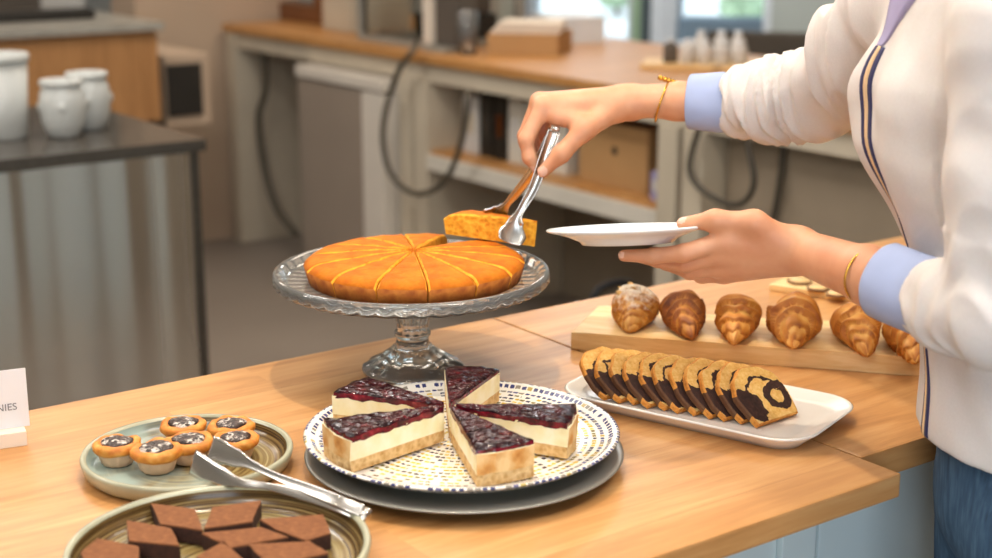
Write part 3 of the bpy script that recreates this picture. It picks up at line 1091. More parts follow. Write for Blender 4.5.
def croissants():
    z = T + BT + 0.0004
    # front tip pixel, heading of the tip (degrees, -90 = toward the viewer), material, half width, half height
    info = [((629, 330), -96, 'croissant_sugar', 0.128, 0.0295, 0.0265, 'sugar dusted croissant with almond flakes at the left end of the board'),
            ((692, 337), -92, 'croissant_dark', 0.128, 0.0275, 0.0275, 'croissant with a dark baked top, second from the left end of the board'),
            ((734, 343), -98, 'croissant', 0.134, 0.0275, 0.0285, 'golden croissant third from the left end, behind the marble cake'),
            ((794, 347), -104, 'croissant', 0.142, 0.0325, 0.0305, 'biggest smooth golden croissant, fourth from the left end of the board'),
            ((867, 355), -86, 'croissant', 0.142, 0.0275, 0.0305, 'croissant pointing right, just below the blue sleeve cuff'),
            ((916, 362), -90, 'croissant', 0.138, 0.027, 0.029, 'croissant at the right end of the board, half hidden by the shirt')]
    for k, ((px, py), hd, mt, L, w, h, lab) in enumerate(info):
        tip = P(px, py, z + 0.006)
        a = math.radians(hd)
        c = tip - Vector((math.cos(a), math.sin(a), 0)) * (L / 2)
        me = croissant_mesh(M[mt], L, w, h, (0.006, -0.006, 0.004, -0.005, 0.008, 0.006)[k], k * 2.3 + 1, (5.2, 4.4, 4.2, 3.8, 4.4, 4.6)[k])
        rz = a + PI / 2
        if k == 0:
            t = thing('croissant', lab, 'croissant', (c.x, c.y, z), rz, 'croissants on the wooden board')
            link('croissant_body', me, t)
            rnd = random.Random(3)
            for q in range(9):
                mb = MB()
                mb.lathe([(0, 0.0), (0.0035, 0.0003), (0.0045, 0.0008), (0, 0.0012)], 10)
                y = rnd.uniform(-0.012, 0.03); x = rnd.uniform(-0.018, 0.018) - 0.004 + 0.006
                o = mb.build('almond_flake', M['almond'], t, (x, y, 0.0495 - abs(x) * 0.45 - abs(y) * 0.18 + 0.0012), (rnd.uniform(-0.8, 0.8), rnd.uniform(-0.8, 0.8), rnd.uniform(0, 3)))
        else:
            o = link('croissant', me, None, (c.x, c.y, z), (0, 0, rz))
            tag(o, lab, 'croissant', 'croissants on the wooden board')


TA = math.radians(-35)
def tray():
    L, W = 0.325, 0.185
    rd = Vector((math.cos(TA), math.sin(TA), 0))
    c = Vector((0.250, 1.693, T))
    def ring(ins, z, rad=0.048):
        hx, hy = L / 2 - ins, W / 2 - ins
        rad = max(0.008, rad - ins)
        pts = []
        for (sx, sy, a0) in ((1, 1, 0), (-1, 1, 90), (-1, -1, 180), (1, -1, 270)):
            for k in range(9):
                a = math.radians(a0 + 90 * k / 8)
                pts.append(((sx * (hx - rad)) + rad * math.cos(a), sy * (hy - rad) + rad * math.sin(a), z))
        return pts
    mb = MB()
    mb.loft([ring(0.03, 0.0), ring(0.022, 0.0), ring(0.016, 0.006), ring(0.002, 0.0165), ring(0.0, 0.0185), ring(0.0025, 0.0195), ring(0.006, 0.0185), ring(0.020, 0.0125), ring(0.03, 0.0115)])
    o = mb.build('serving_tray', M['tray_white'], None, c, (0, 0, TA))
    tag(o, 'white rounded rectangular tray under the sliced marble cake', 'tray')
    # marble cake slices, leaning back one against the other
    zt = T + 0.0119
    w, h, th = 0.082, 0.074, 0.0088
    def slice_mesh(seed):
        prof = []
        for k in range(25):                         # rounded top
            a = PI * k / 24
            prof.append((math.cos(a) * w * 0.50, 0.030 + math.sin(a) ** 0.9 * (h - 0.030)))
        prof += [(-w * 0.49, 0.018), (-w * 0.46, 0.006), (-w * 0.42, 0.0), (-w * 0.2, 0.0), (0, 0.0), (w * 0.2, 0.0), (w * 0.42, 0.0), (w * 0.46, 0.006), (w * 0.49, 0.018)]
        out = []
        for (x, z) in prof[::-1]:
            q = 1 + 0.07 * mnoise.noise(Vector((x * 60, z * 60, seed * 1.7))) if z > 0.001 else 1
            out.append((x * q, z * q))
        n = len(out)
        verts, faces, mi, rings = [], [], [], []
        for (y, sc) in ((-th / 2, 0.955), (-th / 2 + 0.0018, 1.0), (th / 2 - 0.0018, 1.0), (th / 2, 0.955)):
            ids = []
            for (x, z) in out:
                ids.append(len(verts)); verts.append((x * sc, y, 0.034 + (z - 0.034) * sc))
            rings.append(ids)
        for A, B in zip(rings[:-1], rings[1:]):
            for i in range(n):
                j = (i + 1) % n
                faces.append((A[i], A[j], B[j], B[i])); mi.append(1)
        faces.append(tuple(rings[0])); mi.append(0)
        faces.append(tuple(rings[-1][::-1])); mi.append(0)
        bm = bmesh.new()
        me = me_from(verts, faces, [M['marble'], M['marble_crust']], False, mi, 'marble_slice')
        bm.from_mesh(me); bmesh.ops.recalc_face_normals(bm, faces=bm.faces); bm.to_mesh(me); bm.free()
        return me
    # local -y is the cut side that faces the viewer
    N = 11
    first, last = P(611, 404, zt), P(764, 431, zt)
    place = ['at the left end of the row', 'second from the left end', 'third from the left end', 'fourth from the left end', 'fifth from the left end', 'in the middle of the row',
             'fifth from the right end', 'fourth from the right end', 'third from the right end', 'second from the right end', 'at the right end, its ringed cut face showing']
    for k in range(N):
        f = k / (N - 1)
        p = first.lerp(last, f)
        yaw = math.radians(-52 + 90 + 2 * math.sin(k * 2.1))
        lean = math.radians(56 - 8 * f + 0.35 * math.sin(k * 1.7))
        rot = Matrix.Rotation(yaw, 4, 'Z') @ Matrix.Rotation(-lean, 4, 'X')
        me = slice_mesh(k)
        zs = [(rot @ v.co).z for v in me.vertices]
        # centre of the base sits on the row's line
        off = rot @ Vector((0, 0, 0))
        loc = Vector((p.x, p.y, zt - min(zs) + 0.0002)) + Vector((math.sin(TA), -math.cos(TA), 0)) * (-0.036)
        loc = loc + Vector((math.sin(TA), -math.cos(TA), 0)) * (0.0016 * math.sin(k * 2.7))
        o = link('marble_cake_slice', me, None, loc, rot.to_euler())
        tag(o, 'marble cake slice %s of leaning slices' % place[k] if k < 10 else 'marble cake slice at the right end of the row, its ringed cut face showing', 'cake slice', 'slices of marble cake on the tray')


# ================================================================== SIGN CARD
def sign():
    a = math.radians(24)
    p = P(27, 444, T)
    d = Vector((math.cos(a), math.sin(a), 0))
    t = thing('sign_holder', 'pale wooden block holding the white name card at the table edge', 'card holder', p, a)
    MB().box((-0.13, -0.005, 0), (0, 0.026, 0.017), 0.0012).build('holder_block', M['napkin'], t)
    o = thing('name_card', 'white card with grey lettering standing in the wooden block', 'card', p + Vector((0, 0, 0.0171)) + d * 0.006 + Vector((-d.y, d.x, 0)) * 0.012, a)
    MB().box((-0.11, 0, 0), (0.0, 0.0009, 0.068), 0.0).build('card_sheet', M['card_paper'], o)
    cu = bpy.data.curves.new('lettering', 'FONT')
    cu.body = 'BROWNIES'
    cu.size = 0.0115
    cu.align_x = 'RIGHT'
    cu.extrude = 0.0001
    tx = bpy.data.objects.new('tmp', cu)
    C.objects.link(tx)
    dg = bpy.context.evaluated_depsgraph_get()
    me = bpy.data.meshes.new_from_object(tx.evaluated_get(dg))
    bpy.data.objects.remove(tx)
    me.materials.clear(); me.materials.append(M['text'])
    link('lettering', me, o, (-0.012, -0.0003, 0.021), (PI / 2, 0, 0))


# ================================================================== STEEL COUNTER AND JARS
def left_counter():
    t = thing('steel_counter', 'stainless steel counter with a dark worktop behind the serving table', 'counter', uv(0, 0), ANG)
    MB().box((-1.2, 3.46, 0.06), (1.565, 4.25, 0.868), 0.004).build('steel_panel', M['steel_panel'], t)
    MB().box((1.567, 3.462, 0.06), (1.59, 4.25, 0.868), 0.002).build('corner_post', M['granite'], t)
    MB().box((-1.25, 3.435, 0.870), (1.6, 4.27, 0.9), 0.003).build('worktop', M['granite'], t)
    MB().box((-1.15, 3.50, 0.0), (1.55, 4.2, 0.06)).build('plinth', M['dark'], t)
    # big white bucket
    p = P(-6, 144, 0.9)
    t = thing('white_tub', 'tall white tub with a thick rim at the left picture edge', 'tub', (p.x - 0.01, p.y + 0.10, 0.9))
    MB().lathe([(0, 0), (0.058, 0), (0.062, 0.004), (0.073, 0.19), (0.070, 0.19), (0.060, 0.02), (0, 0.01)], 64).build('tub_body', M['ceramic'], t)
    MB().lathe([(0.0735, 0.188), (0.0775, 0.190), (0.0785, 0.205), (0.076, 0.210), (0.070, 0.210), (0.070, 0.188), (0.0735, 0.188)], 64).build('tub_rim', M['ceramic'], t)
    def jar(lab, px, py, s):
        p = P(px, py, 0.9)
        t = thing('relief_jar', lab, 'jar', (p.x, p.y + 0.05 * s, 0.9), 0, 'white relief jars on the steel counter')
        MB().lathe([(0, 0.0), (0.030, 0.0), (0.036, 0.004), (0.047, 0.035), (0.050, 0.070), (0.047, 0.100), (0.041, 0.112), (0.041, 0.116), (0.036, 0.116), (0.038, 0.108), (0.044, 0.07), (0.03, 0.01), (0, 0.008)], 48).build('jar_body', M['ceramic'], t)
        MB().lathe([(0.041, 0.114), (0.046, 0.116), (0.047, 0.124), (0.045, 0.128), (0.038, 0.128), (0.036, 0.114), (0.041, 0.114)], 48).build('jar_rim', M['ceramic'], t)
        for a in (-75, 105, 15, 195):
            mb = MB()
            q = math.radians(a)
            c = Vector((math.cos(q) * 0.041, math.sin(q) * 0.041, 0.07))
            tmp = [(0.0, 0.0145), (0.006, 0.0135), (0.011, 0.009), (0.013, 0.0), (0.011, -0.009), (0.006, -0.0135), (0, -0.0145)]
            mb.lathe(tmp, 16, lambda r, z, b: (r * (1 + 0.18 * math.sin(5 * b)), 0), center=c)
            mb.build('relief_boss', M['ceramic'], t)
        t.scale = (s, s, s)
    jar('white relief jar nearest the tub on the steel counter, in front', 58, 140, 1.12)
    jar('white relief jar standing behind and right of the other jar', 84, 132, 1.15)
    # small wooden crate by the tub
    p = uv(0.98, 4.0, 0.9)
    t = thing('wooden_crate', 'small brown wooden crate behind the white tub', 'crate', p, ANG)
    MB().box((-0.10, -0.06, 0.0), (0.06, 0.06, 0.012)).box((-0.10, -0.06, 0.012), (-0.09, 0.06, 0.15)).box((0.05, -0.06, 0.012), (0.06, 0.06, 0.15)).build('crate_frame', M['brown_wood'], t)
    mb = MB()
    for z in (0.02, 0.068, 0.116):
        mb.box((-0.102, -0.066, z), (0.062, -0.060, z + 0.034)); mb.box((-0.102, 0.060, z), (0.062, 0.066, z + 0.034))
    mb.build('crate_slats', M['panel_wood'], t)
    # wooden bar behind
    t = thing('wood_counter', 'wood clad counter with a grey stone top behind the steel counter', 'counter', uv(0, 0), ANG)
    MB().box((0.3, 5.30, 0.665), (2.29, 5.33, 1.0), 0.002).build('front_panel', M['panel_wood'], t)
    MB().box((0.3, 5.34, 0.0), (2.26, 5.86, 0.985)).build('cabinet_body', M['bay_dark'], t)
    MB().box((0.28, 5.27, 1.001), (2.31, 5.93, 1.03), 0.003).build('stone_top', M['stone'], t)
    MB().box((1.3, 6.9, 0.0), (1.95, 7.4, 1.5), 0.01).build('tall_cabinet', M['dark'], None, uv(0, 0), ROT)
    tag(bpy.data.objects['tall_cabinet'], 'dark tall cabinet behind the wood clad counter', 'cabinet')
    o = MB().box((1.96, 7.0, 0.0), (2.46, 7.4, 1.5), 0.01).build('brown_cabinet', M['chair_grey'], None, uv(0, 0), ROT)
    tag(o, 'brown grey cabinet beside the dark tall cabinet', 'cabinet')
    mb = MB()
    for k in range(4):
        mb.box((0.95 + k * 0.28, 5.55, 1.0305), (1.2 + k * 0.28, 5.75, 1.075 + 0.012 * (k % 2)), 0.01)
    # low dark dish racks standing on the stone top
    for k, lab in enumerate(['low dark appliance on the stone top, left one', 'low dark appliance on the stone top, next to the brown cabinet']):
        o = thing('countertop_warmer', lab, 'appliance', uv(1.55 + k * 0.42, 5.68, 1.0305), ANG, 'dark appliances on the stone top')
        MB().box((-0.19, -0.12, 0.0), (0.19, 0.12, 0.036), 0.008).build('housing', M['dark'], o)
        MB().box((-0.17, -0.10, 0.0365), (0.17, 0.10, 0.042), 0.003).build('hot_plate', M['granite'], o)
    mb.bm.free()
    # dispenser on the pier
    t = thing('towel_dispenser', 'beige wall dispenser with a dark front by the end of the workbench', 'dispenser', uv(2.36, 5.40, -0.045), ANG)
    MB().box((0.0, 0.012, 0.655), (0.19, 0.585, 0.935), 0.012).build('housing', M['taupe'], t)
    MB().box((0.005, 0.0, 0.70), (0.15, 0.012, 0.90), 0.004).build('front_plate', M['dark'], t)
    MB().tube([(0.12, -0.004, 0.79), (0.12, 0.006, 0.79)], 0.012).build('knob', M['dark'], t)


# ================================================================== WORKBENCH AND WHAT IS ON AND IN IT
U0 = 2.87
def bench():
    t = thing('workbench', 'long workbench with an oak top and painted open bays along the back', 'workbench', uv(0, 0), ANG)
    V0, V1, U1 = 0.6, 5.95, 3.80
    MB().box((U0, V0, 0.920), (U1, V1, 0.95), 0.003).build('oak_top', M['bench_wood'], t)
    MB().box((U0 + 0.02, V0, 0.855), (U0 + 0.045, V1 - 0.02, 0.919)).build('apron', M['cream_paint'], t)
    MB().box((U0 + 0.01, V1 - 0.085, 0.0), (U1 - 0.02, V1 - 0.005, 0.919), 0.003).build('end_panel', M['cream_paint'], t)
    for v in (4.52, 4.42, 3.135, 3.03):
        MB().box((U0 + 0.01, v - 0.04, 0.0), (U1 - 0.02, v + 0.04, 0.854 if v else 0), 0.003).build('upright_panel', M['cream_paint'], t)
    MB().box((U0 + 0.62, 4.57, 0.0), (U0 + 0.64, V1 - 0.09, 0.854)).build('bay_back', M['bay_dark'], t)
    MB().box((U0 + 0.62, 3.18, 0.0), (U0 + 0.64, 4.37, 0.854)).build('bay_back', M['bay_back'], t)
    MB().box((U0 + 0.10, V0, 0.0), (U0 + 0.12, 2.98, 0.854)).build('bay_back', M['bay_back'], t)
    sh = MB().box((U0 + 0.03, 3.176, 0.595), (U0 + 0.62, 4.379, 0.615)).build('shelf', M['bench_wood'], t)
    MB().box((U0 + 0.008, 3.176, 0.548), (U0 + 0.029, 4.379, 0.600)).build('shelf_edge', M['white_paint'], sh)
    # fridge
    f = thing('refrigerator', 'white undercounter refrigerator with a grey door below the oak workbench', 'refrigerator', uv(U0, 4.565, 0), ANG)
    MB().box((0.02, 0.02, 0.03), (0.55, 0.66, 0.845), 0.006).build('cabinet', M['fridge_white'], f)
    MB().box((-0.035, 0.17, 0.05), (0.017, 0.66, 0.79), 0.004).build('door', M['fridge_door'], f)
    MB().box((-0.045, 0.02, 0.05), (0.018, 0.165, 0.79), 0.006).build('door_edge', M['fridge_white'], f)
    MB().box((-0.045, 0.02, 0.80), (0.018, 0.66, 0.845), 0.004).build('top_strip', M['fridge_white'], f)
    for dy in (0.08, 0.58):
        MB().box((0.05, dy, 0.0), (0.10, dy + 0.05, 0.03)).build('foot', M['dark'], f)
    # goods on the shelf
    def sbox(name, lab, cat, x0, x1, ytop, mat, depth=0.3, du=0.10, group=None, parts=None):
        va, _ = sp(U0 + du, x0, 150)
        vb, _ = sp(U0 + du, x1, 150)
        _, zt = sp(U0 + du, (x0 + x1) / 2, ytop)
        zt = min(zt, 0.83)
        o = thing(name, lab, cat, uv(U0 + du, vb, 0.6155), ANG, group)
        MB().box((0, 0, 0), (depth, va - vb - 0.006, zt - 0.6155), 0.004).build('case', M[mat], o)
        if parts: parts(o, va - vb - 0.006, zt - 0.6155)
        return o
    def lab_strip(mat):
        def fn(o, w, h):
            MB().box((-0.002, w * 0.25, h * 0.35), (-0.0002, w * 0.75, h * 0.72)).build('spine_label', M[mat], o)
        return fn
    sbox('box_file', 'pale box file at the left of the workbench shelf', 'box file', 462, 478, 96, 'white_label', group='files on the workbench shelf', parts=lab_strip('cream_paint'))
    sbox('box_file', 'black box file on the workbench shelf beside the pale one', 'box file', 479, 492, 94, 'dark', group='files on the workbench shelf', parts=lab_strip('granite'))
    sbox('box_file', 'black box file with an orange label on the workbench shelf', 'box file', 493, 505, 96, 'dark', group='files on the workbench shelf', parts=lab_strip('copper'))
    sbox('paper_roll_box', 'white narrow box on the shelf left of the hand', 'box', 507, 522, 99, 'white_paint', parts=lab_strip('white_label'))
    sbox('paper_roll_box', 'white wide box on the shelf behind the fingers and tongs', 'box', 524, 566, 99, 'white_paint', parts=lab_strip('cream_paint'))
    def holes(o, w, h):
        mb = MB().tube([(-0.0015, w * 0.47, h * 0.58), (0.001, w * 0.47, h * 0.58)], 0.013, 16)
        mb.build('hand_hole', M['dark'], o)
        MB().box((-0.0012, 0.004, h * 0.80), (-0.0002, w - 0.004, h * 0.806)).build('lid_seam', M['bark'], o)
    sbox('cardboard_box', 'brown cardboard box with a hand hole on the shelf under the wrist', 'box', 578, 648, 124, 'cardboard', parts=holes)
    sbox('small_carton', 'small lilac white carton at the right end of the shelf', 'carton', 650, 660, 172, 'collar', 0.12, 0.06, parts=lab_strip('white_label'))
    # things standing on the oak top
    Z = 0.9505
    def at(u, x): return sp(u, x, 40)[0]
    u = U0 + 0.30
    va, vb = at(u, 246), at(u, 320)
    o = thing('display_stand', 'brown wooden stand with a grey pane at the left of the oak workbench', 'stand', uv(u, vb, Z), ANG)
    w = va - vb
    MB().box((0, 0, 0), (0.30, w, 0.075), 0.004).box((0, 0, 0.075), (0.3, 0.05, 0.42), 0.004).box((0, w - 0.06, 0.075), (0.3, w, 0.42), 0.004).box((0, 0, 0.42), (0.3, w, 0.46), 0.004).build('wood_frame', M['brown_wood'], o)
    MB().box((0.10, 0.05, 0.075), (0.108, w - 0.06, 0.42)).build('grey_pane', M['wall_grey'], o)
    u = U0 + 0.22
    va, vb = at(u, 323), at(u, 352)
    o = thing('lidded_box', 'beige storage box with a pale lid beside the brown frame', 'box', uv(u, vb, Z), ANG)
    MB().box((0, 0, 0), (0.28, va - vb, 0.165), 0.006).build('box_body', M['cream_paint'], o)
    MB().box((-0.006, -0.006, 0.166), (0.286, va - vb + 0.006, 0.20), 0.005).build('box_lid', M['napkin'], o)
    u = U0 + 0.10
    va, vb = at(u, 357), at(u, 430)
    w = va - vb
    o = thing('display_case', 'glass fronted case with grey metal frame standing on the oak workbench', 'display case', uv(u, vb, Z), ANG)
    MB().box((0, 0, 0), (0.42, w, 0.022), 0.003).build('base_tray', M['stone'], o)
    for yy, mt, pn in ((0.0, 'napkin', 0.045), (w - 0.03, 'stone', 0.03)):
        MB().box((0.0, yy, 0.023), (0.03, yy + pn, 0.42), 0.002).build('front_post', M[mt], o)
        MB().box((0.39, yy, 0.023), (0.42, yy + 0.03, 0.42), 0.002).build('rear_post', M['stone'], o)
    MB().box((0, 0, 0.421), (0.42, w + 0.02, 0.44), 0.003).build('top_frame', M['stone'], o)
    MB().box((0.012, 0.046, 0.024), (0.016, w - 0.031, 0.42)).build('glass_front', M['pane'], o)
    o2 = thing('coffee_grinder', 'dark brown appliance standing inside the glass fronted case', 'appliance', uv(u + 0.12, vb + 0.06, Z + 0.0225), ANG)
    MB().box((0, 0, 0), (0.22, w - 0.28, 0.09), 0.01).build('foot_block', M['dark'], o2)
    MB().box((0.03, 0.01, 0.091), (0.2, w - 0.29, 0.33), 0.012).build('body', M['chair_grey'], o2)
    MB().box((0.02, 0.06, 0.16), (0.029, w - 0.36, 0.27)).build('front_plate', M['dark'], o2)
    u = U0 + 0.12
    va, vb = at(u, 435), at(u, 456)
    o = thing('coffee_machine', 'dark boxy machine right of the glass fronted case', 'appliance', uv(u, vb, Z), ANG)
    MB().box((0, 0, 0.02), (0.09, va - vb, 0.42), 0.008).build('housing', M['chair_grey'], o)
    MB().box((-0.05, 0.01, 0.0), (0.085, va - vb - 0.01, 0.019), 0.004).build('drip_tray', M['stone'], o)
    MB().box((-0.006, 0.02, 0.22), (-0.0005, va - vb - 0.02, 0.40)).build('front_plate', M['dark'], o)
    # clear tumbler
    p = P(468, 55, Z)
    o = MB().lathe([(0, 0), (0.032, 0), (0.036, 0.15), (0.0335, 0.15), (0.030, 0.008), (0, 0.008)], 40).build('glass_tumbler', M['glass'], None, (p.x, p.y + 0.02, Z))
    tag(o, 'clear tall glass beside the napkin tray on the oak workbench', 'glass')
    # napkin tray: brown sloped tray with white napkins
    p = P(530, 56, Z)
    t2 = thing('napkin_tray', 'brown card tray piled with white napkins on the oak workbench', 'napkin tray', (p.x, p.y + 0.10, Z), math.radians(-8))
    MB().prism([(-0.135, -0.10), (0.11, -0.10), (0.14, 0.11), (-0.10, 0.11)], 0.0, 0.075, bevel=0.003).build('card_tray', M['cardboard'], t2)
    mb = MB()
    for k in range(6):
        mb.box((-0.125 + k * 0.006, -0.098 + 0.003 * (k % 2), 0.0755 + k * 0.0062), (0.115 + 0.004 * (k % 3), 0.10, 0.081 + k * 0.0062), 0.0015)
    mb.build('napkins', M['napkin'], t2)
    p = P(566, 48, Z)
    t2 = thing('paper_stack', 'white paper bags in a low pile behind the napkin tray', 'paper bags', (p.x, p.y + 0.25, Z), math.radians(20))
    mb = MB()
    for k in range(9):
        mb.box((-0.10 + 0.004 * (k % 3), -0.12, k * 0.011), (0.12 - 0.003 * (k % 2), 0.12, k * 0.011 + 0.010), 0.002)
    mb.build('bag_sheets', M['frame_white'], t2)
    # board with small bottles
    p = P(705, 68, Z)
    bz = Z
    o = MB().box((-0.2, -0.09, 0.0), (0.26, 0.12, 0.018), 0.004).build('bottle_board', M['board'], None, (p.x, p.y, bz), (0, 0, math.radians(-12)))
    tag(o, 'wooden board carrying the small bottles, behind the raised sleeve', 'board')
    rnd = random.Random(5)
    k = 0
    bl = ['dark brown small bottle at the left end of the bottle board', 'white small bottle next to the dark brown one', 'white small bottle, third from the left in the front row', 'white small bottle, fourth from the left in the front row',
          'white small bottle at the right end of the front row', 'pale small bottle in the back row above the dark brown one', 'pale small bottle in the middle of the back row', 'pale small bottle at the right of the back row']
    b0 = None
    spots = [(-0.11, -0.02), (-0.055, -0.03), (0.0, -0.03), (0.055, -0.03), (0.11, -0.025), (-0.02, 0.05), (0.045, 0.055), (0.10, 0.05)]
    c, s = math.cos(math.radians(-12)), math.sin(math.radians(-12))
    bm1 = MB().lathe([(0, 0), (0.020, 0), (0.022, 0.003), (0.022, 0.062), (0.017, 0.075), (0.009, 0.080), (0.009, 0.084), (0, 0.084)], 28)
    me_w = bm1.mesh(M['white_label'], 'bottle_body')
    me_d = me_w.copy(); me_d.materials.clear(); me_d.materials.append(M['chair_grey'])
    me_c = MB().lathe([(0, 0.0845), (0.0105, 0.0845), (0.0105, 0.097), (0, 0.097)], 20).mesh(M['frame_white'], 'cap')
    for k, (dx, dy) in enumerate(spots):
        q = (p.x + dx * c - dy * s, p.y + dx * s + dy * c, bz + 0.0183)
        o = thing('small_bottle', bl[k], 'bottle', q, 0, 'small bottles on the bottle board')
        link('bottle_body', me_d if k == 0 else me_w, o); link('cap', me_c, o)
        o.scale = (1.12, 1.12, 1.0) if k >= 5 else (1.1, 1.1, 0.78)
    # cables
    def cable(lab, pts, r=0.012):
        o = MB().tube(smooth_path(pts, 8), r, 8).build('power_cable', M['dark_cable'], None)
        tag(o, lab, 'cable', 'cables hanging at the workbench')
    def on(uu, x, y):
        v, z = sp(uu, x, y)
        return uv(uu, v, z)
    ub = U0 + 0.06
    cable('dark cable hanging in the open bay left of the refrigerator', [on(ub, 264, 40), on(ub, 265, 90), on(ub, 259, 120), on(ub, 266, 175), on(ub, 278, 210), on(ub, 296, 234)], 0.014)
    uf = U0 - 0.07
    cable('grey cable looping off the worktop edge right of the refrigerator', [on(U0 + 0.02, 418, 38), on(uf, 412, 52), on(uf, 400, 68), on(uf, 387, 105), on(uf, 383, 140), on(uf, 390, 172), on(uf, 408, 191), on(uf, 430, 192), on(uf, 448, 176), on(uf, 462, 140), on(uf, 468, 100), on(U0 - 0.02, 467, 92)], 0.010)
    ur = U0 + 0.085
    un = U0 - 0.012
    cable('cable making a wide loop in front of the right bay of the workbench', [on(un, 703, 118), on(un, 693, 148), on(un, 690, 172), on(un, 702, 190), on(un, 728, 204), on(un, 746, 200), on(un, 754, 180), on(un, 748, 145), on(un, 746, 126)], 0.009)
    cable('straight dark cable hanging in the right bay under the rolled sleeve', [on(ur, 784, 130), on(ur, 782, 165), on(ur, 777, 200), on(ur, 772, 225), on(ur, 768, 260)], 0.009)
    # black bag on the floor between bench and tables
    p = uv(2.62, 3.05, 0)
    t2 = thing('black_bag', 'black bag on the floor in front of the workbench, below the plate', 'bag', p, ANG)
    mb = MB()
    prof = [(0, 0), (0.15, 0), (0.19, 0.04), (0.20, 0.15), (0.17, 0.27), (0.10, 0.34), (0, 0.36)]
    mb.lathe(prof, 40, lambda r, z, a: (r * (1 + 0.12 * math.cos(2 * a) + 0.05 * math.sin(5 * a + z * 20)), 0))
    mb.build('bag_body', M['black_bag'], t2)
    MB().tube(smooth_path([(-0.09, 0, 0.34), (-0.06, 0, 0.44), (0.06, 0, 0.44), (0.09, 0, 0.34)], 6), 0.012).build('carry_strap', M['black_bag'], t2)
    # seating behind
    p = P(757, 60, 0.45); p = Vector((0.0, 0.0, 0.0))
    q = uv(5.2, 5.05, 0)
    t2 = thing('office_chair', 'charcoal upholstered chair by the white table near the windows', 'chair', Vector((1.20, 6.9, 0)), math.radians(-14))
    outl = []
    MB().box((-0.24, -0.035, 0.47), (0.24, 0.035, 0.88), 0.03, seg=4).build('backrest', M['chair_grey'], t2)
    MB().box((-0.24, 0.0, 0.42), (0.24, 0.48, 0.48), 0.02, seg=3).build('seat', M['chair_grey'], t2)
    for sx in (-0.2, 0.2):
        for sy in (0.04, 0.44):
            MB().tube([(sx, sy, 0.42), (sx * 1.08, sy, 0.0)], 0.013, 8).build('leg', M['dark'], t2)
    t2 = thing('side_table', 'white table by the windows behind the charcoal chair', 'table', Vector((1.52, 7.75, 0)), ANG)
    MB().box((-0.4, -0.75, 0.71), (0.4, 0.45, 0.74), 0.004).build('table_top', M['frame_white'], t2)
    for sx in (-0.35, 0.35):
        for sy in (-0.7, 0.4):
            MB().tube([(sx, sy, 0.709), (sx, sy, 0)], 0.02, 8).build('leg', M['frame_white'], t2)
    t2 = thing('lounge_chair', 'blue grey low armchair standing before the bright window', 'armchair', Vector((1.38, 9.0, 0)), math.radians(-10))
    MB().box((-0.30, -0.06, 0.35), (0.24, 0.06, 0.78), 0.04, seg=4).build('backrest', M['blue_grey'], t2)
    MB().box((-0.30, 0.0, 0.22), (0.24, 0.5, 0.40), 0.04, seg=4).build('seat', M['blue_grey'], t2)
    for sx in (-0.25, 0.19):
        for sy in (0.05, 0.45):
            MB().tube([(sx, sy, 0.22), (sx, sy, 0.0)], 0.016, 8).build('leg', M['dark'], t2)


